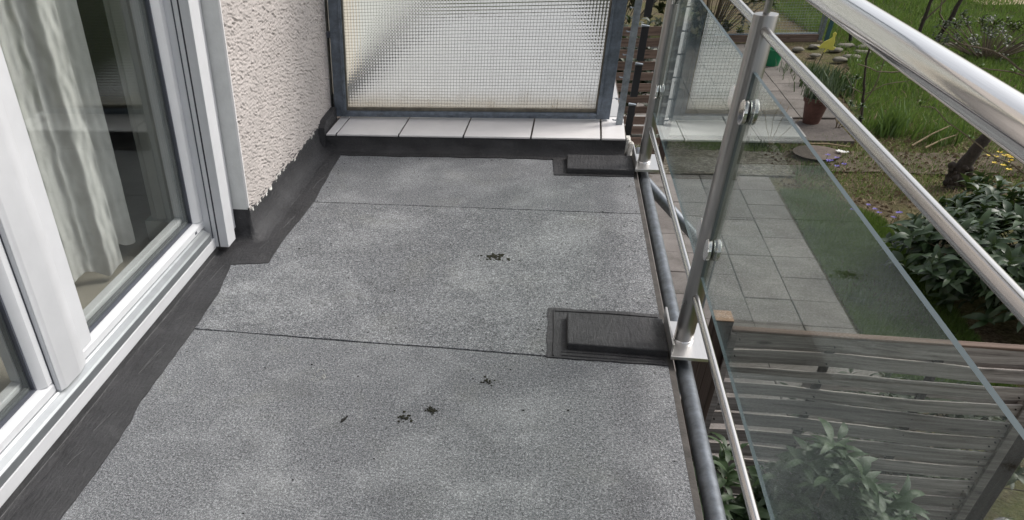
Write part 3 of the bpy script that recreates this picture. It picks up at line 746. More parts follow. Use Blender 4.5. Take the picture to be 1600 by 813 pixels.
# second step of the angle frame
b = B(); b.box(x0 + .045, x0 + .0600, 3.641, 3.6498, zb + .02, zt - .02); b.box(x1 - .0600, x1 - .045, 3.641, 3.6498, zb + .02, zt - .02); b.box(x0 + .0601, x1 - .0601, 3.641, 3.6503, zb + .013, zb + .028)
sobj(b, 'frame_lip', MT['galv_frame'], None, .0015, 1)
b = B(); b.box(x0 + .0602, x1 - .0602, 3.655, 3.672, zb + .0282, zb + .043); b.box(x0 + .0602, x0 + .067, 3.655, 3.672, zb + .0432, zt - .05); b.box(x1 - .067, x1 - .0602, 3.655, 3.672, zb + .0432, zt - .05)
sobj(b, 'glazing_bead', MT['bead'], None, .001, 1)
gx0, gx1, gz0, gz1 = x0 + .0672, x1 - .0672, zb + .0434, zt - .052
mesh('wired_pane', [(gx0, 3.666, gz0), (gx1, 3.666, gz0), (gx1, 3.666, gz1), (gx0, 3.666, gz1)], [(0, 1, 2, 3)], MT['wired'], scr).location = -sl
b = B(); pit = .0136; r = .00065
nx_ = int((gx1 - gx0) / pit)
for i in range(nx_ + 1):
    x = gx0 + .004 + i * pit
    if x > gx1 - .001: break
    b.tube([(x + .0012 * math.sin(zz * 5 + 1) + .0006 * math.sin(zz * 13 + i * .2), 3.6635, zz) for zz in np.linspace(gz0, gz1, 18)], r, 3, False)
nzz = int((gz1 - gz0) / pit)
for i in range(nzz + 1):
    z = gz0 + .004 + i * pit
    b.tube([(x, 3.6635, z + .0010 * math.sin(x * 7 + i * .15)) for x in np.linspace(gx0, gx1, 12)], r, 3, False)
o = sobj(b, 'wire_mesh', MT['wire']); o['kind'] = 'stuff'
for z in (.44, 1.2): sobj(B().box(-.999, -.9802, 3.655, 3.675, z, z + .025), 'wall_bracket', MT['pvc_grey'])
# outer galvanised bar with hooks and black bracket plates
b = B(); b.box(.333, .361, 3.598, 3.606, .035, 2.05); b.box(.353, .361, 3.606, 3.632, .035, 2.05); sobj(b, 'edge_bar', MT['galv'], None, .001, 1)
b = B(); b.box(.325, .372, 3.585, 3.64, .030, .0345); sobj(b, 'bar_foot', MT['galv'])
for z in (.10, .19, .28, .37, .46, .55, .64, .73):
    b = B(); b.tube([(.333, 3.600, z), (.322, 3.597, z), (.316, 3.595, z + .004)], .0028, 8); b.lathe([(.005, 0), (.005, .004)], (.333, 3.597, z - .002), 8)
    sobj(b, 'hook', MT['galv'], 40)
for z in (.012, .180, .330, .500):
    b = B(); b.box(.380, .410, 3.648, 3.656, z + .005, z + .138); sobj(b, 'bracket_plate', MT['black'], None, .001, 1)
    b = B(); b.prism([(.379, z + .139), (.411, z + .139), (.411, z + .142), (.379, z + .147)], 3.642, 3.66); sobj(b, 'bracket_cap', MT['galv'])
for z in (1.5, .6): sobj(B().tube([(.345, 3.60, z), (.31, 3.66, z)], .006, 8), 'stay', MT['galv'])

# ================================================================ STEEL RAILING
PX = .437
rail = empty('balcony_railing', (PX, 1.88, .03)); rl = Vector((PX, 1.88, .03))
tag(rail, 'brushed stainless steel balcony railing with round handrail, thin rods and glass panels', 'railing')
def robj(b, name, mat, *a, parent=None, **k):
    o = b.obj(name, mat, parent or rail, *a, **k)
    if parent is None: o.location = -rl
    return o
posts = [.49, 1.88, 3.27]
for py in posts:
    b = B(); b.lathe([(.0245, .0), (.0245, .796), (.0235, .7985), (.0, .799)], (PX, py, .031), 40)
    b.lathe([(.0070, .799), (.0070, .868)], (PX, py, .031), 14)
    post = robj(b, 'post', MT['steel'], 35)
    b = B(); b.box(.398, .491, py - .090, py + .095, .020, .0305); b.box(.397, .4028, py - .078, py + .122, .0308, .060)
    cb = B(); cb.lathe([(.0262, 0), (.0262, .0035), (.0249, .0055), (.0246, .0056)], (PX, py, .0306), 36); cb.obj('base_collar', MT['steel_bright'], post, 40)
    pl = b.obj('base_plate', MT['steel_plate'], post, None, .0012, 2)
    for sgn in (-1, 1):
        for z in (.325, .649):
            b = B(); yc = py + sgn * .062
            disc_x(b, (yc, z), .0265, PX - .015, PX - .0055); disc_x(b, (yc, z), .0265, PX + .0055, PX + .015)
            b.box(PX - .0115, PX - .006, min(yc, py + sgn * .022), max(yc, py + sgn * .022), z - .010, z + .010)
            b.obj('glass_clamp', MT['steel_bright'], post, 40)
            b = B(); disc_x(b, (yc, z), .0240, PX - .0054, PX - .0036, 20, .0002); disc_x(b, (yc, z), .0240, PX + .0036, PX + .0054, 20, .0002)
            b.obj('rubber_washer', MT['black'], post, 40)
def rod(z, r, y0, y1, name, seg=24, x=PX):
    b = B(); b.tube([(x, y0, z), (x, y1, z)], r, seg); return robj(b, name, MT['steel_rod'], 40)
b = B(); b.tube([(PX, yq, .920) for yq in (-1.2, -.4, 1, 2.5, 3.9)], .0212, 56); robj(b, 'handrail', MT['steel_bright'], 40)
for z, r in ((.801, .0088), (.172, .0088)):
    for a, c in ((-1.0, posts[0] - .022), (posts[0] + .022, posts[1] - .022), (posts[1] + .022, posts[2] - .022)): rod(z, r, a, c, 'rod')
rod(.801, .0088, posts[2] + .022, 3.85, 'rod')
def pane(y0, y1, z0=.235, z1=.722, t=.0034):
    b = B(); b.box(PX - t, PX + t, y0, y1, z0, z1)
    o = robj(b, 'glass_panel', [MT['glass'], MT['glass_edge']])
    for p in o.data.polygons:
        if abs(p.normal.x) < .5: p.material_index = 1
    return o
pane(-1.0, posts[0] - .028); pane(posts[0] + .028, posts[1] - .030); pane(posts[1] + .028, posts[2] - .028)
# old galvanised tube under the slab edge with a diagonal strut
tb = B(); tb.tube([(PX + .006, -1.2, -.022), (PX + .006, 3.55, -.022)], .0205, 28)
t0 = tb.obj('support_tube', MT['tube'], None, 40)
tag(t0, 'blue grey galvanised tube running along the balcony edge below the post plates', 'tube')
b = B(); b.tube([(.448, 3.215, -.030), (.690, 3.20, -.262), (.745, 3.125, -.310)], .0215, 24)
b.tube([(.752, 3.115, -.28), (.752, 3.115, GZ)], .0225, 16)
o = b.obj('diagonal_strut', MT['tube'], t0, 40)

# ================================================================ GARDEN GROUND
def grid_sheet(name, x0, x1, y0, y1, nx, ny, z, amp, mat, seed=0):
    r = np.random.default_rng(seed); xs = np.linspace(x0, x1, nx); ys = np.linspace(y0, y1, ny)
    Xg, Yg = np.meshgrid(xs, ys)
    Zg = z + amp * (np.sin(Xg * 1.3 + 1) * np.sin(Yg * 1.1) + .6 * np.sin(Xg * 3.1 + Yg * 2.3)) + r.normal(0, amp * .35, Xg.shape)
    V = np.stack([Xg, Yg, Zg], -1).reshape(-1, 3); i = np.arange(nx - 1)[None] + np.arange(ny - 1)[:, None] * nx
    F = np.stack([i, i + 1, i + nx + 1, i + nx], -1).reshape(-1, 4)
    return mesh(name, V.tolist(), F.tolist(), mat, None, True)
struct(mesh('ground', [(-60, -40, GZ - .06), (80, -40, GZ - .06), (80, 150, GZ - .06), (-60, 150, GZ - .06)], [(0, 1, 2, 3)], MT['lawn']))
struct(grid_sheet('garden_soil', -1.0, 14, -2, 26, 150, 260, GZ - .035, .012, MT['ground'], 2))
# terrace of concrete slabs
bed = B(); bed.box(-1.0, 3.02, 2.4, 10.66, GZ - .10, GZ - .022); ter = struct(bed.obj('terrace', MT['grout']))
slab_me = {}
def slab_mesh(w_, d_, key, mat):
    if key in slab_me: return slab_me[key]
    o = B().box(-w_ / 2, w_ / 2, -d_ / 2, d_ / 2, -.04, 0).obj('slab', mat, None, None, .005, 1)
    me = o.data; bpy.data.objects.remove(o); slab_me[key] = me; return me
r_ = random.Random(4)
for r_i in range(17):
    yc = 10.646 - .24 - .482 * r_i
    for c_i in range(9):
        xc = 3.012 - .215 - .43 * c_i
        if r_i == 0 and c_i == 0: pass
        me = slab_mesh(.424, .475, 'a', MT['slab']); o = link('slab', me, ter)
        o.location = (xc + r_.uniform(-.002, .002), yc + r_.uniform(-.002, .002), GZ + r_.uniform(-.004, .004)); o.rotation_euler = (r_.uniform(-.004, .004), r_.uniform(-.005, .005), r_.uniform(-.004, .004))
# gravel band, pale slabs, path
struct(grid_sheet('gravel_path', -1, 3.35, 10.69, 12.1, 60, 26, GZ - .006, .006, MT['gravel'], 5))
struct(grid_sheet('earth_path', 3.3, 9.0, 10.95, 11.75, 90, 16, GZ - .016, .009, MT['track'], 6))
struct(mesh('lawn', [(4.7, 12.7, GZ - .018), (20, 12.7, GZ - .018), (20, 30, GZ - .018), (7.6, 30, GZ - .018), (5.9, 17.5, GZ - .018), (4.9, 15, GZ - .018)], [(0, 1, 2, 3, 4, 5)], MT['lawn']))
bed = B(); bed.box(-1.0, 4.40, 12.10, 18.2, GZ - .1, GZ + .015); pth = struct(bed.obj('garden_path', MT['grout']))
for k in range(6):
    me = slab_mesh(.985, .96, 'b', MT['slab_light']); o = link('slab', me, pth); o.location = (3.28 - 1.0 * k, 12.60, GZ + .060 + r_.uniform(-.003, .003)); o.rotation_euler = (0, 0, r_.uniform(-.004, .004))
for r_i in range(10):
    for c_i in range(11):
        me = slab_mesh(.485, .485, 'c', MT['paving']); o = link('slab', me, pth)
        o.location = (4.16 - .49 * c_i - .0, 13.36 + .49 * r_i, GZ + .040 + r_.uniform(-.004, .004)); o.rotation_euler = (r_.uniform(-.006, .006), r_.uniform(-.006, .006), r_.uniform(-.004, .004))
struct(mesh('sand_patch', [(9.6, 21.8, GZ + .02), (16, 21.8, GZ + .02), (16, 27, GZ + .02), (8.8, 27, GZ + .02)], [(0, 1, 2, 3)], MT['sand']))

# ================================================================ NEAR FENCE
def lamella(x0, x1, y, z_top, rows, pitch, name_, wood, seed, label, batten_x, group=None, hgt=.088, face=1, layers=(0, 1)):
    fe = empty(name_, (x0, y, GZ)); loc = Vector((x0, y, GZ))
    tag(fe, label, 'fence', group)
    r = random.Random(seed); n = 22
    for layer in layers:
        for k in range(rows):
            zc_ = z_top - hgt / 2 - k * pitch - (0 if layer == 0 else pitch * .68)
            if zc_ - hgt / 2 < GZ + .02: continue
            h = hgt * r.uniform(.90, 1.04) * (1 if layer == 0 else .50)
            yo = y if layer == 0 else y + face * .045
            X0_ = x0 if layer == 0 or k < 2 else x0 + r.choice([0, .3, .42, .5])
            if layer and len(layers) > 1 and (k % 2 == 1): continue
            v = []; f = []
            ph = r.uniform(0, 6.28); bw = r.uniform(.008, .018) * (1 if layer else -1); wz = r.uniform(.004, .011); tilt = r.uniform(-.004, .007)
            for i in range(n + 1):
                x = X0_ + (x1 - X0_) * i / n; s = i / n
                by = bw * math.sin(s * math.pi * 2 + (0 if layer else math.pi)) ; bz = wz * math.sin(s * 5 + ph) + .0016 * math.sin(s * 23 + ph) + r.uniform(-.0009, .0009)
                for (dy_, dz_) in ((-.005 - tilt, -h / 2), (.005 - tilt, -h / 2), (.005 + tilt, h / 2), (-.005 + tilt, h / 2)):
                    v.append((x - loc.x, yo + by + dy_ - loc.y, zc_ + dz_ + bz - loc.z))
            for i in range(n):
                for j in range(4): f.append((i * 4 + j, i * 4 + (j + 1) % 4, (i + 1) * 4 + (j + 1) % 4, (i + 1) * 4 + j))
            f += [(0, 1, 2, 3), (n * 4 + 3, n * 4 + 2, n * 4 + 1, n * 4)]
            mesh('plank', v, f, wood, fe)
    for bx_ in batten_x:
        b = B(); b.box(bx_ - .022, bx_ + .022, y + face * .012, y + face * .022, GZ + .03, z_top - .02); o = b.obj('batten', MT['wood_dark'], fe, None, .001, 1); o.location = -loc
    return fe, loc
fe, fl_ = lamella(1.06, 2.46, 3.60, -.940, 17, .1045, 'lamella_fence', MT['wood_grey'], 11, 'weathered grey lamella fence panel of wavy horizontal planks below the balcony', (1.536, 2.02), hgt=.080)
def fobj(b, name, mat, *a, fe=fe, loc=fl_, **k): o = b.obj(name, mat, fe, *a, **k); o.location = -loc; return o
b = B(); b.box(1.05, 2.47, 3.580, 3.622, -.938, -.922); fobj(b, 'top_rail', MT['wood_brown'], None, .003, 1)
b = B(); b.box(2.452, 2.500, 3.575, 3.64, GZ, -.93); fobj(b, 'end_batten', MT['wood_grey'], None, .003, 1)
b = B(); b.box(2.503, 2.60, 3.60, 3.69, GZ, -.95); fobj(b, 'end_post', MT['wood_dark'], None, .003, 1)
b = B(); b.box(1.048, 1.082, 3.572, 3.592, GZ, -.945); fobj(b, 'end_batten', MT['wood_grey'], None, .002, 1)
b = B(); r_ = random.Random(6)
for k in range(16):
    for xx, zz in ((2.415, -.018), (2.430, .016), (1.10, .0), (2.02, .01), (1.536, -.01)):
        z = -.94 - .040 - k * .1045 + zz + r_.uniform(-.004, .004); x = xx + r_.uniform(-.006, .006)
        b.prism([(x + .0035 * math.cos(a), z + .0035 * math.sin(a)) for a in np.linspace(0, 2 * math.pi, 6, endpoint=False)], 3.5860, 3.5985, 'y')
o = fobj(b, 'nail_heads', MT['debris']); o['kind'] = 'stuff'
pf = empty('fence_post', (1.01, 3.655, GZ)); tag(pf, 'square dark brown fence post with a pale cut top, right behind the near railing post', 'post')
b = B(); b.box(.966, 1.054, 3.60, 3.705, GZ, -.8915); o = b.obj('shaft', MT['wood_dark'], pf, None, .003, 1); o.location = (-1.01, -3.655, -GZ)
b = B(); b.box(.966, 1.054, 3.60, 3.705, -.891, -.884); o = b.obj('cut_top', MT['wood_cut'], pf, None, .002, 1); o.location = (-1.01, -3.655, -GZ)
# dark board panel running back under the balcony, left of the post
bp = empty('board_screen', (.93, 3.5, GZ)); tag(bp, 'dark brown board screen standing under the balcony edge left of the fence post', 'fence')
for k in range(3):
    b = B(); b.box(.905 + .0, .93, 3.16 + .15 * k, 3.305 + .15 * k, GZ, -.93 - .003 * k); o = b.obj('board', MT['wood_dark'], bp, None, .002, 1); o.location = (-.93, -3.5, -GZ)
# far brown fence seen past the screen
lamella(-.6, 1.60, 10.78, -.90, 13, .135, 'slatted_fence', MT['wood_brown'], 23, 'brown slatted fence at the far end of the terrace, seen between screen and railing post', (.4, 1.2), hgt=.098, layers=(0,))
b = B(); b.box(1.60, 1.69, 10.74, 10.83, GZ, -.86); o = b.obj('fence_post', MT['wood_dark'], None, None, .003, 1); tag(o, 'dark wooden post closing the far brown slatted fence', 'post')

# ================================================================ PLANTS
def leaf_mesh(name, l, w_, curl, fold, mat, n=5):
    v = []; f = []
    for i in range(n + 1):
        s = i / n; ww = w_ * .5 * (math.sin(math.pi * min(1, s ** .85)) ** .75 if 0 < s < 1 else .03); z = curl * (s ** 2) * l * -1 + .12 * l * math.sin(s * 3.1); x = l * s
        v += [(x, -ww, z + fold * ww), (x, 0, z), (x, ww, z + fold * ww)]
    for i in range(n):
        f += [(i * 3, (i + 1) * 3, (i + 1) * 3 + 1, i * 3 + 1), (i * 3 + 1, (i + 1) * 3 + 1, (i + 1) * 3 + 2, i * 3 + 2)]
    me = bpy.data.meshes.new(name); me.from_pydata(v, [], f); me.materials.append(mat)
    me.polygons.foreach_set('use_smooth', [True] * len(f)); me.update(); return me
CAM = Vector((0, 0, 1.17))
def scatter(root, loc, mats_list, meshes, leafname='leaf', limit=300, prefer=None):
    """mats_list: world matrices (Matrix). The nearest `limit` become objects, the rest one joined mesh"""
    order = sorted(range(len(mats_list)), key=prefer if prefer else (lambda i: (mats_list[i][0].translation - CAM).length))
    inv = Matrix.Translation(-loc)
    for i in order[:limit]:
        mw, k = mats_list[i]
        o = link(leafname, meshes[k], root); o.matrix_local = inv @ mw
    rest = order[limit:]
    if rest:
        V = []; F = []; nbase = 0
        for k in range(len(meshes)):
            base = np.array([tuple(x.co) for x in meshes[k].vertices]); fc = np.array([tuple(p.vertices) for p in meshes[k].polygons])
            for i in rest:
                if mats_list[i][1] != k: continue
                A = np.array(inv @ mats_list[i][0]); V.append(base @ A[:3, :3].T + A[:3, 3]); F.append(fc + nbase); nbase += len(base)
        o = mesh('leaf_mass', np.vstack(V).tolist(), np.vstack(F).tolist(), meshes[0].materials[0], root, True); o['kind'] = 'stuff'
def rosette(p, axis, nl, r, spread=(.2, 1.0), scale=1.):
    out = []
    q0 = axis.to_track_quat('Z', 'X')
    a0 = r.uniform(0, 6.28)
    for k in range(nl):
        az = a0 + k * 2.4; el = r.uniform(*spread)
        q = q0 @ Euler((0, 0, az)).to_quaternion() @ Euler((r.uniform(-.35, .35), -el, 0)).to_quaternion()
        s = scale * r.uniform(.72, 1.15)
        out.append((Matrix.Translation(p - axis * .012 * k) @ q.to_matrix().to_4x4() @ Matrix.Scale(s, 4), r.randrange(3)))
    return out
def shrub(name, loc, rad, nros, nl, ll, lw, mat, seed, label, cat, group=None, stems=8, scale=1., flat=1., inner=.45, spread=(.15, .9)):
    r = random.Random(seed); root = empty(name, loc); loc = Vector(loc); tag(root, label, cat, group)
    ms = [leaf_mesh(name + '_leaf', ll * k, lw * k2, c, fo, mat) for k, k2, c, fo in ((1, 1, .25, .25), (.88, .95, .45, .35), (1.1, .9, .1, .15))]
    items = []; tips = []
    for i in range(nros):
        while True:
            d = Vector((r.gauss(0, 1), r.gauss(0, 1), r.gauss(0, 1)))
            if d.length > .1: break
        d.normalize(); d.z = abs(d.z) if r.random() < .85 else d.z
        u = r.uniform(inner, 1.0) ** .6 * r.uniform(.86, 1.10) * (1 + .16 * math.sin(d.x * 5 + seed) * math.sin(d.y * 4 + seed * 2))
        p = loc + Vector((d.x * rad[0] * u, d.y * rad[1] * u, rad[2] * .42 + d.z * rad[2] * .58 * u))
        if p.z < loc.z + .04: p.z = loc.z + r.uniform(.05, .15)
        ax = (d * .7 + Vector((0, 0, .9)) + Vector((r.uniform(-.3, .3), r.uniform(-.3, .3), 0))).normalized()
        items += rosette(p, ax, nl + r.randrange(-2, 3), r, spread, scale); tips.append((p, ax))
    scatter(root, loc, items, ms)
    b = B()
    for p, ax in tips[::max(1, len(tips) // (stems * 6))]:
        q = p - loc
        b.tube([(q.x * .15, q.y * .15, 0), (q.x * .6, q.y * .6, q.z * .55), tuple(q - ax * .04)], [.010, .006, .003], 5)
    b.obj('stem', MT['twig'], root, 60)
    return root
shrub('laurel_shrub', (4.85, 7.6, GZ), (1.26, 1.5, .78), 560, 9, .18, .066, MT['laurel'], 21, 'dense cherry laurel shrub with glossy dark leaves beyond the fence, right of the terrace', 'shrub')
shrub('rhododendron', (1.50, 3.02, GZ), (.50, .36, 1.56), 260, 10, .135, .042, MT['rhodo'], 5, 'rhododendron in front of the weathered fence, seen through the near glass panel', 'shrub', inner=.3, spread=(-.1, .75))
shrub('rhododendron', (.95, 2.95, GZ), (.36, .40, 1.36), 200, 10, .135, .038, MT['rhodo'], 6, 'dark rhododendron between the balcony edge and the lower railing rod', 'shrub', inner=.3, spread=(-.1, .75))
shrub('garden_shrub', (2.75, 4.75, GZ), (.95, .60, .70), 110, 9, .12, .045, MT['hedge'], 14, 'low dark shrub added right behind the weathered fence to darken its gaps', 'shrub', inner=.3)  # added shrub, stands in for the shade seen through the fence gaps
shrub('garden_shrub', (2.55, 2.45, GZ), (.35, .35, 1.7), 60, 9, .11, .034, MT['rhodo'], 12, 'small leafy shrub at the lower right corner beyond the end batten of the fence', 'shrub', inner=.3)

def blades(name, region, n, h, wd, mat, seed, label=None, cat=None, lean=.5, clumps=None):
    r = np.random.default_rng(seed); pts = []
    if clumps is None:
        P = np.array(region); mn, mx_ = P.min(0), P.max(0)
        c = r.uniform(mn, mx_, (n * 3, 2)); inside = np.zeros(len(c), bool); j = len(P) - 1
        for i in range(len(P)):
            cond = ((P[i, 1] > c[:, 1]) != (P[j, 1] > c[:, 1])) & (c[:, 0] < (P[j, 0] - P[i, 0]) * (c[:, 1] - P[i, 1]) / (P[j, 1] - P[i, 1] + 1e-9) + P[i, 0])
            inside ^= cond; j = i
        dens = .5 + .5 * np.sin(c[:, 0] * 2.3 + np.sin(c[:, 1] * 1.7)) * np.sin(c[:, 1] * 2.9 + seed)
        c = c[inside & (r.random(len(c)) < .35 + .65 * dens)][:n]
    else:
        c = np.vstack([np.array(q[:2]) + r.normal(0, q[2], (int(n / len(clumps)), 2)) for q in clumps])
    m = len(c); a = r.uniform(0, 6.28, m); hh = h * r.uniform(.45, 1.25, m) * (.7 + .5 * np.abs(np.sin(c[:, 0] * 1.9 + c[:, 1] * .8))); ln = hh * lean * r.uniform(.1, 1.2, m); la = r.uniform(0, 6.28, m) ; w2 = wd * r.uniform(.6, 1.3, m) / 2
    dx, dy_ = np.cos(a) * w2, np.sin(a) * w2
    z = np.full(m, GZ - .03)
    b0 = np.stack([c[:, 0] - dx, c[:, 1] - dy_, z], -1); b1 = np.stack([c[:, 0] + dx, c[:, 1] + dy_, z], -1)
    m0 = np.stack([c[:, 0] - dx * .7 + np.cos(la) * ln * .35, c[:, 1] - dy_ * .7 + np.sin(la) * ln * .35, z + hh * .6], -1)
    m1 = np.stack([c[:, 0] + dx * .7 + np.cos(la) * ln * .35, c[:, 1] + dy_ * .7 + np.sin(la) * ln * .35, z + hh * .6], -1)
    tp = np.stack([c[:, 0] + np.cos(la) * ln, c[:, 1] + np.sin(la) * ln, z + hh], -1)
    V = np.stack([b0, b1, m1, m0, tp], 1).reshape(-1, 3); i = np.arange(m) * 5
    me = bpy.data.meshes.new(name); me.vertices.add(len(V)); me.vertices.foreach_set('co', V.ravel())
    lv = np.stack([i, i + 1, i + 2, i + 3, i + 3, i + 2, i + 4], -1).ravel(); me.loops.add(len(lv)); me.loops.foreach_set('vertex_index', lv)
    me.polygons.add(2 * m); me.polygons.foreach_set('loop_start', np.stack([np.arange(m) * 7, np.arange(m) * 7 + 4], -1).ravel())
    me.materials.append(mat); me.update(); o = link(name, me)
    if label: tag(o, label, cat)
    return o
g1 = blades('grass', [(4.6, 12.4), (16, 12.4), (16, 27), (4.9, 27), (5.6, 17.2)], 120000, .15, .014, MT['grass'], 1, 'long green lawn grass behind the garden path', 'grass'); g1['kind'] = 'stuff'
g2 = blades('grass', [(3.05, 6.0), (4.0, 6.0), (4.0, 9.4), (3.5, 10.2), (3.04, 10.2)], 42000, .06, .007, MT['grass'], 2, 'short grass strip between the terrace slabs and the laurel', 'grass'); g2['kind'] = 'stuff'
g3 = blades('grass', [(3.3, 10.0), (8, 10.0), (8, 12.6), (4.4, 12.6), (3.3, 12.05)], 16000, .05, .007, MT['grass'], 3, 'sparse mossy grass in the bed behind the gravel strip', 'grass'); g3['kind'] = 'stuff'
g4 = blades('dry_litter', [(3.05, 9.3), (9, 9.3), (9, 12.8), (4.4, 17.5), (4.4, 12.2), (3.1, 12.05)], 14000, .04, .010, MT['dry'], 4, 'dry brown stalks and leaf litter on the bare soil of the bed', 'leaf litter', lean=2.2); g4['kind'] = 'stuff'
g6 = blades('dead_stalks', [(4.6, 12.4), (16, 12.4), (16, 27), (4.9, 27), (5.6, 17.2)], 9000, .12, .012, MT['dry'], 8, 'dead straw coloured stalks mixed into the long lawn grass', 'dry grass', lean=1.8); g6['kind'] = 'stuff'
g5 = blades('moss_fringe', [(-.5, 11.65), (3.4, 11.65), (3.4, 12.08), (-.5, 12.08)], 9000, .05, .010, MT['grass'], 5, 'low mossy weeds between gravel strip and pale step slabs', 'weeds'); g5['kind'] = 'stuff'
def tuft(name, x, y, n, h, wd, sp, mat, seed, label, cat, group=None, lean=.5):
    o = blades(name, None, n, h, wd, mat, seed, None, None, lean, [(x, y, sp)]); o.data.transform(Matrix.Translation((-x, -y, -GZ))); o.location = (x, y, GZ); tag(o, label, cat, group); return o
tuft('iris_clump', 4.98, 12.6, 130, .38, .028, .13, MT['iris'], 31, 'tall sword leaved iris clump beside the sapling', 'plant')
tuft('iris_clump', 5.45, 12.2, 90, .26, .024, .15, MT['iris'], 32, 'shorter iris clump with dry stalks left of the crooked trunk', 'plant')
tuft('bluebell_plant', 3.62, 10.95, 110, .16, .014, .09, MT['iris'], 33, 'small tuft with blue flowers beside the gravel strip, just behind the glass top edge', 'plant')
tuft('grass_tuft', 3.2, 7.35, 60, .17, .02, .05, MT['iris'], 34, 'pale broad leaved weed in the grass beside the terrace slabs', 'plant')
tuft('grass_tuft', 3.2, 8.95, 60, .15, .02, .05, MT['iris'], 35, 'pale weed in the short grass nearer the gravel strip', 'plant')
tuft('carnation_cushion', 4.66, 15.9, 420, .22, .016, .22, MT['lav'], 36, 'grey green cushion plant below the yellow stake', 'plant')
tuft('garden_weed', 4.75, 14.9, 260, .30, .026, .24, MT['laurel'], 37, 'dark leafy perennial between path and lawn above the flower pot', 'plant')
def flowers(name, x, y, n, sp, mat, h, s, seed, label):
    r = random.Random(seed); b = B()
    for _ in range(n):
        px, py = x + r.gauss(0, sp), y + r.gauss(0, sp); z = GZ + h * r.uniform(.7, 1.1)
        for k in range(5):
            a = k * 1.257 + r.uniform(0, 1); b.add([(px, py, z), (px + s * math.cos(a - .45), py + s * math.sin(a - .45), z + s * .4), (px + s * 1.2 * math.cos(a), py + s * 1.2 * math.sin(a), z + s * .35), (px + s * math.cos(a + .45), py + s * math.sin(a + .45), z + s * .4)], [(0, 1, 2, 3)])
        b.tube([(px, py, GZ - .03), (px, py, z)], .003, 4, mi=1)
    return tag(b.obj(name, [mat, MT['grass']]), label, 'flowers')
flowers('blue_flowers', 3.75, 10.9, 7, .09, MT['purple'], .13, .028, 1, 'blue spring flowers beside the tuft at the edge of the gravel strip')
flowers('blue_flowers', 3.98, 9.35, 8, .10, MT['purple'], .12, .024, 2, 'violet blue flowers in the mossy bed above the short grass')
flowers('yellow_flowers', 5.92, 11.15, 22, .14, MT['yellow_fl'], .12, .030, 3, 'patch of yellow flowers right of the crooked trunk')
flowers('white_flower', 4.05, 11.55, 5, .04, MT['white_fl'], .05, .035, 4, 'single white blossom lying on the bare bed near the glass edge')

def plant_twigs(name, loc, paths, label, cat, mat='twig', buds=0, budmat='iris', group=None):
    root = empty(name, loc); loc = Vector(loc); tag(root, label, cat, group)
    for nm, pts, rad in paths:
        # subdivide with a little wobble
        P = [Vector(p) - loc for p in pts]; out = [P[0]]; rr = random.Random(len(pts) + int(loc.x * 10))
        for a, b_ in zip(P[:-1], P[1:]):
            for s in (.33, .66, 1.): 
                q = a.lerp(b_, s); 
                if s < 1: q += Vector((rr.uniform(-1, 1), rr.uniform(-1, 1), rr.uniform(-1, 1))) * (b_ - a).length * .03
                out.append(q)
        n = len(out); rs = [rad[0] + (rad[1] - rad[0]) * i / (n - 1) for i in range(n)]
        if nm == 'trunk': rs = [x * (1 + .12 * rr.uniform(-1, 1)) for x in rs]
        b = B(); b.tube(out, rs, 9 if rad[0] > .02 else 5); b.obj(nm, MT[mat if nm != 'trunk' else 'bark'] if nm == 'trunk' else MT[mat], root, 70)
    if buds:
        lm = leaf_mesh(name + '_bud', .07, .03, .2, .4, MT[budmat], 3); rr = random.Random(9); k = 0
        tips = [p[1][-1] for p in paths if p[0] != 'trunk'] + [p[1][len(p[1]) // 2] for p in paths if p[0] != 'trunk']
        items = []
        for tp in tips:
            for q in range(buds): items.append((Matrix.Translation(Vector(tp)) @ Euler((rr.uniform(-.5, .5), rr.uniform(-1.4, .2), rr.uniform(0, 6.28))).to_matrix().to_4x4(), 0))
        scatter(root, loc, items, [lm], 'leaf')
    return root
# crooked old tree with knobbly base
tr = plant_twigs('crooked_tree', (5.08, 10.5, GZ), [
    ('trunk', [(5.08, 10.5, GZ - .03), (5.06, 10.5, -2.55), (5.12, 10.5, -2.36), (5.16, 10.5, -2.20), (5.20, 10.5, -2.08), (5.29, 10.5, -1.87), (5.45, 10.5, -1.55), (5.8, 10.6, -.9)], (.085, .045)),
    ('branch', [(5.45, 10.5, -1.6), (5.54, 10.8, -1.52), (5.374, 11, -1.405), (5.122, 11, -1.264), (4.764, 11, -1.184), (4.638, 11, -1.113), (4.454, 11, -.973)], (.014, .005)),
    ('branch', [(5.62, 10.8, -1.60), (5.542, 11, -1.541), (5.419, 11, -1.498), (5.198, 11, -1.469), (5.05, 11, -1.45)], (.012, .005)),
    ('branch', [(5.75, 9.7, -2.45), (5.21, 9.5, -2.176), (4.738, 9.5, -1.933), (4.573, 9.5, -1.819), (4.281, 9.5, -1.639), (4.107, 9.5, -1.494), (4.0, 9.6, -1.50)], (.010, .004)),
    ('branch', [(5.20, 10.5, -2.08), (5.30, 10.55, -2.02), (5.42, 10.6, -1.99)], (.022, .016)),
], 'crooked old fruit tree with a dark knobbly trunk foot and long bare twigs', 'tree', buds=5)
b = B(); rr = random.Random(2)
for k in range(70):
    a = rr.uniform(0, 6.28); s = rr.uniform(.015, .045); d_ = rr.uniform(.02, .12); b.lathe([(s * .6, -s), (s, -s * .3), (s * .9, s * .3), (s * .3, s * .9)], (d_ * math.cos(a), d_ * math.sin(a), rr.uniform(.0, .26)), 7)
b.obj('knobbly_foot', MT['bark'], tr, 60)
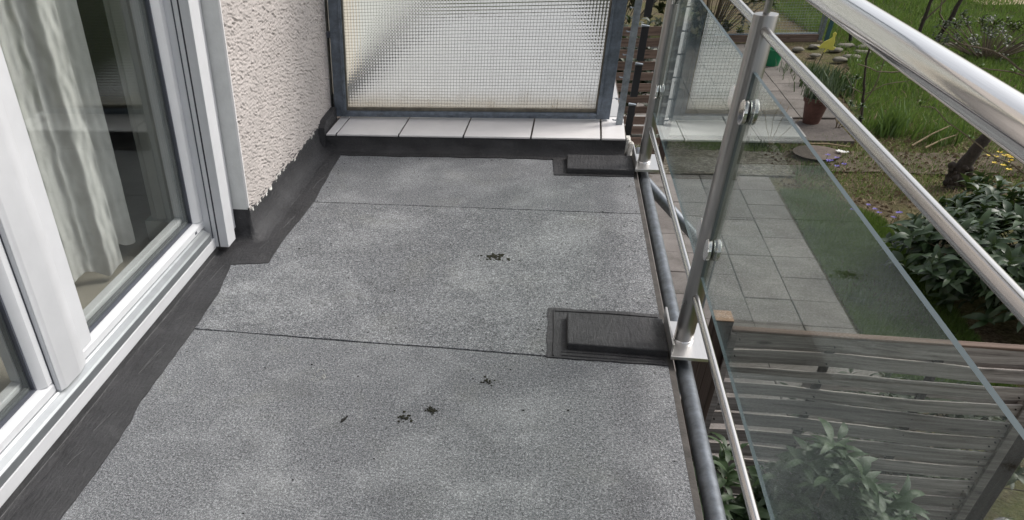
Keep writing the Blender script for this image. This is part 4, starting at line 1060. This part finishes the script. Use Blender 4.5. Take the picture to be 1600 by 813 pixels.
plant_twigs('sapling', (4.71, 13.0, GZ), [
    ('trunk', [(4.714, 13, GZ), (4.66, 13, -2.45), (4.629, 13, -2.308), (4.56, 13, -2.04), (4.50, 13, -1.8), (4.46, 13, -1.40)], (.022, .012)),
    ('branch', [(4.66, 13, -2.42), (4.73, 13, -2.2), (4.74, 13, -1.9), (4.72, 13, -1.6)], (.010, .005)),
    ('branch', [(4.62, 13, -2.28), (4.45, 13, -2.2), (4.35, 13.1, -2.05)], (.008, .004)),
    ('branch', [(4.648, 12, -1.721), (4.5, 12, -1.74), (4.332, 12, -1.728), (4.072, 12, -1.631)], (.010, .006)),
    ('branch', [(4.63, 13, -2.3), (4.85, 13, -2.15), (5.2, 13.1, -2.12), (5.5, 13.2, -2.1)], (.007, .004)),
], 'thin bare sapling with forked stems standing in the grass behind the middle rod', 'tree', buds=4)
plant_twigs('sapling', (6.6, 17.0, GZ), [
    ('trunk', [(6.62, 17, GZ), (6.60, 17, -2.149), (6.60, 17, -1.784), (6.7, 17, -1.2)], (.035, .022)),
    ('branch', [(6.60, 17, -2.1), (6.85, 17, -1.7), (6.9, 17, -1.3)], (.016, .008))], 'short bare stem with a few buds behind the handrail', 'tree', buds=5)
plant_twigs('sapling', (7.05, 17.3, GZ), [
    ('trunk', [(7.03, 17.3, GZ), (7.08, 17.2, -2.177), (7.16, 17.2, -1.743), (7.3, 17.2, -1.2)], (.04, .03)),
    ('branch', [(7.08, 17.2, -2.2), (6.9, 17.2, -2.0), (6.85, 17.2, -1.75)], (.016, .010))], 'dark leaning stem right of the short bare stem, at the upper edge of the lawn', 'tree', buds=3)
sh = shrub('spiraea_shrub', (7.8, 16.9, GZ), (1.3, .7, .75), 90, 8, .07, .03, MT['hedge'], 41, 'low dark twiggy shrub on the lawn beyond the handrail', 'shrub', scale=1.2)
shrub('conifer_hedge', (3.35, 18.9, GZ), (1.35, .9, 2.3), 700, 8, .11, .05, MT['hedge'], 42, 'tall dark evergreen shrub behind the path, left of the mesh gate', 'shrub', scale=1.2)
shrub('conifer_hedge', (1.3, 18.4, GZ), (1.6, .9, 2.6), 500, 8, .12, .06, MT['hedge'], 43, 'tallest dark evergreen shrub, further back behind the brown slatted fence', 'shrub', scale=1.3)

shrub('conifer_hedge', (.75, 11.75, GZ), (1.0, .55, 1.75), 320, 8, .10, .05, MT['hedge'], 44, 'dark evergreen shrub standing directly behind the far brown slatted fence', 'shrub', scale=1.2)
# ================================================================ GARDEN THINGS
# terracotta pot with lavender on a saucer
pc = (3.86, 12.35, GZ + .0)
pot = empty('flower_pot', (4.02, 12.95, GZ)); tag(pot, 'terracotta flower pot at the corner of the pale step slabs', 'flower pot')
def at(b, name, mat, root, *a, **k): o = b.obj(name, mat, root, *a, **k); return o
b = B(); b.lathe([(.11, 0), (.165, .32), (.185, .33), (.195, .39), (.175, .39), (.165, .34), (.0, .335)], (0, 0, 0), 28); at(b, 'bowl', MT['terracotta'], pot, 40)
b = B(); b.lathe([(.17, .0), (.19, .03), (.15, .031)], (0, 0, -.031), 24); at(b, 'saucer', MT['terracotta'], pot, 40)
lv = blades('lavender_plant', None, 380, .34, .012, MT['lav'], 51, None, None, .45, [(0, 0, .085)]); lv.location = (4.02, 12.95, GZ + .40 - GZ); tag(lv, 'grey green lavender growing in the terracotta pot', 'plant')
plant_twigs('rose_bush', (4.32, 12.7, GZ), [
    ('branch', [(4.30, 12.7, GZ), (4.26, 12.6, -2.4), (4.22, 12.55, -2.1)], (.008, .004)), ('branch', [(4.33, 12.7, GZ), (4.40, 12.7, -2.35), (4.36, 12.7, -2.0)], (.008, .004)),
    ('branch', [(4.33, 12.72, GZ), (4.20, 12.75, -2.42), (4.08, 12.6, -2.25)], (.007, .004)), ('branch', [(4.33, 12.72, GZ), (4.5, 12.5, -2.5), (4.45, 12.4, -2.3)], (.007, .004))], 'small thin rose bush leafing out in front of the terracotta pot', 'shrub', buds=16, budmat='laurel')
plant_twigs('dry_shrub', (3.25, 11.9, GZ), [
    ('branch', [(3.25, 11.9, GZ), (3.15, 11.9, -2.45), (3.05, 11.9, -2.2)], (.006, .003)), ('branch', [(3.25, 11.9, GZ), (3.3, 11.9, -2.4), (3.36, 11.9, -2.15)], (.006, .003)),
    ('branch', [(3.25, 11.9, GZ), (3.42, 11.9, -2.5), (3.55, 11.9, -2.3)], (.006, .003)), ('branch', [(3.25, 11.9, GZ), (3.2, 11.9, -2.35), (3.24, 11.9, -2.1)], (.006, .003))], 'bare twiggy little shrub in front of the pale step slabs, seen through glass', 'shrub', mat='dry')
tuft('garden_weed', 3.05, 11.95, 120, .14, .02, .11, MT['laurel'], 52, 'low green herb against the front edge of the pale step slabs', 'plant')
# shallow brown dish in the bed
b = B(); b.lathe([(.24, 0), (.30, .05), (.28, .052), (.0, .03)], (0, 0, 0), 24); o = b.obj('plant_dish', MT['dish'], None, 40); o.location = (3.78, 11.55, GZ - .02); tag(o, 'shallow brown dish lying in the bed in front of the flower pot', 'dish')
# green bucket
bk = empty('green_bucket', (4.12, 16.35, GZ + .04)); tag(bk, 'dark green plastic bucket at the end of the paved path', 'bucket')
b = B(); b.lathe([(.11, 0), (.145, .26), (.155, .265), (.155, .285), (.140, .285), (.105, .02), (0, .02)], (0, 0, 0), 24); at(b, 'bucket_body', MT['green_plastic'], bk, 40)
b = B(); b.tube([(.15 * math.cos(a), 0.02, .27 + .13 * math.sin(a)) for a in np.linspace(0, math.pi, 11)], .005, 6); at(b, 'handle', MT['green_plastic'], bk, 60)
# yellow garden stake, a cut-out bird-like plate on a rod
st = empty('garden_stake', (5.0, 16.6, GZ)); tag(st, 'yellow plate shaped garden stake with ragged corners on a thin dark rod', 'garden stake')
pol = [(-.17, .30), (-.12, .30), (-.07, .38), (.02, .43), (.05, .47), (.03, .52), (.06, .55), (.10, .52), (.09, .46), (.12, .38), (.12, .30), (.17, .29), (.15, .24), (.08, .24), (.04, .26), (.01, .20), (-.02, .20), (.0, .26), (-.06, .27), (-.10, .26)]
b = B(); b.prism(pol, -.008, .008, 'y'); o = at(b, 'plate', MT['yellow'], st, None, .004, 1); o.rotation_euler = (0, R(4), R(8))
b = B(); b.tube([(.02, .01, .26), (-.03, .0, 0), (-.05, 0, -.08)], .007, 8); at(b, 'rod', MT['black'], st, 40)
# mesh gate with timber kickboard and posts
gt = empty('mesh_gate', (4.95, 18.5, GZ)); tag(gt, 'grey wire mesh garden fence panel above a brown timber board', 'gate'); gl_ = Vector((4.95, 18.5, GZ))
def gobj(b, name, mat, *a, **k): o = b.obj(name, mat, gt, *a, **k); o.location = -gl_; return o
b = B(); b.box(3.4, 5.40, 18.52, 18.56, GZ - .02, -2.585); gobj(b, 'kickboard', MT['wood_brown'], None, .003, 1)
b = B(); b.tube([(3.4, 18.5, -2.56), (5.36, 18.5, -2.56)], .016, 8); b.tube([(5.38, 18.5, -2.57), (5.32, 18.5, -1.3)], .018, 8); b.tube([(3.4, 18.5, -1.3), (5.32, 18.5, -1.3)], .016, 8); gobj(b, 'tube_frame', MT['galv'], 40)
b = B()
for k in range(38): x = 3.42 + .05 * k; b.tube([(x, 18.5, -2.55), (x, 18.5, -1.31)], .0022, 4, False)
for k in range(25): z = -2.53 + .05 * k; b.tube([(3.4, 18.498, z), (5.36, 18.498, z)], .0022, 4, False)
o = gobj(b, 'wire_grid', MT['galv']); o['kind'] = 'stuff'
b = B(); b.box(5.41, 5.47, 18.50, 18.56, GZ, -1.4); o = b.obj('gate_post', MT['galv'], None, None, .004, 1); tag(o, 'slim galvanised post on the hinge side of the mesh panel', 'post')
b = B(); b.box(5.50, 5.57, 18.40, 18.46, GZ, -1.4); o = b.obj('gate_post', MT['teal'], None, None, .004, 1); tag(o, 'dark blue green post just right of the slim galvanised post', 'post')
# curved dark hose/pipe right of the gate
b = B(); b.tube([(5.95, 18.3, GZ), (5.90, 18.3, -2.5), (5.80, 18.3, -2.32), (5.62, 18.3, -2.2)], .035, 8); o = b.obj('garden_hose_pipe', MT['black'], None, 60); tag(o, 'bent black pipe standing in the bed right of the gate posts', 'pipe')
# stones edging the bed
sts = [(5.50, 17.6, .13), (5.38, 16.85, .12), (5.62, 17.0, .14), (5.05, 17.2, .10), (5.75, 17.9, .16), (5.9, 17.4, .12), (4.85, 17.7, .12), (6.05, 17.8, .15), (4.6, 17.3, .09), (5.2, 17.9, .13), (8.55, 17.6, .18), (7.55, 17.9, .14)]
words = ['flat grey stone right of the yellow stake', 'small rounded stone at the foot of the yellow stake', 'pale stone in front of the bent black pipe', 'small stone directly behind the yellow stake', 'large flat stone beside the bent black pipe', 'stone between the bent pipe and the lawn', 'brownish stone in front of the timber board', 'outer stone of the row near the handrail', 'smallest stone, near the end of the paved path', 'stone below the slim gate post', 'big pale stone in the dark twiggy shrub', 'stone at the foot of the leaning stem']
for i, (x, y, s) in enumerate(sts):
    bm = bmesh.new(); bmesh.ops.create_icosphere(bm, subdivisions=2, radius=s)
    rr = random.Random(i)
    for v_ in bm.verts: v_.co *= .8 + rr.uniform(-.22, .16); v_.co.z *= .42; v_.co.x *= 1.2 + .2 * (i % 3)
    me = bpy.data.meshes.new('stone'); bm.to_mesh(me); bm.free(); me.materials.append(MT['stone']); me.polygons.foreach_set('use_smooth', [True] * len(me.polygons))
    o = link('stone', me); o.location = (x, y, GZ + s * .15); tag(o, words[i], 'stone', 'stones edging the flower bed')
# a few dry sticks
for i, (p, q_, lb) in enumerate((((5.05, 11.9, GZ + .03), (5.55, 12.2, GZ + .22), 'longer dry stick leaning in the iris leaves'), ((5.2, 11.85, GZ + .02), (5.6, 12.05, GZ + .14), 'shorter dry stick below the longer one'), ((3.75, 12.0, GZ), (4.25, 11.8, GZ + .03), 'short stick lying on the bed beside the white blossom'))):
    b = B(); b.tube([p, tuple((Vector(p) + Vector(q_)) / 2 + Vector((0, 0, .02))), q_], [.014, .012, .008], 6); o = b.obj('stick', MT['dry'], None, 60); tag(o, lb, 'stick')
# pebbles / litter specks on the beds as one mass
b = B(); rr = random.Random(77)
for _ in range(1500):
    x, y = rr.uniform(3.1, 8.0), rr.uniform(9.4, 12.6); s = rr.uniform(.008, .028)
    if x < 4.4 and y > 12.05: continue
    b.add([(x - s, y, GZ - .01), (x + s, y - s * .6, GZ - .01), (x + s * .2, y + s, GZ - .005), (x, y, GZ + s * .7)], [(0, 1, 3), (1, 2, 3), (2, 0, 3)])
o = b.obj('leaf_litter', MT['pebble']); tag(o, 'brown leaf litter and clods scattered over the bed', 'leaf litter', kind='stuff')
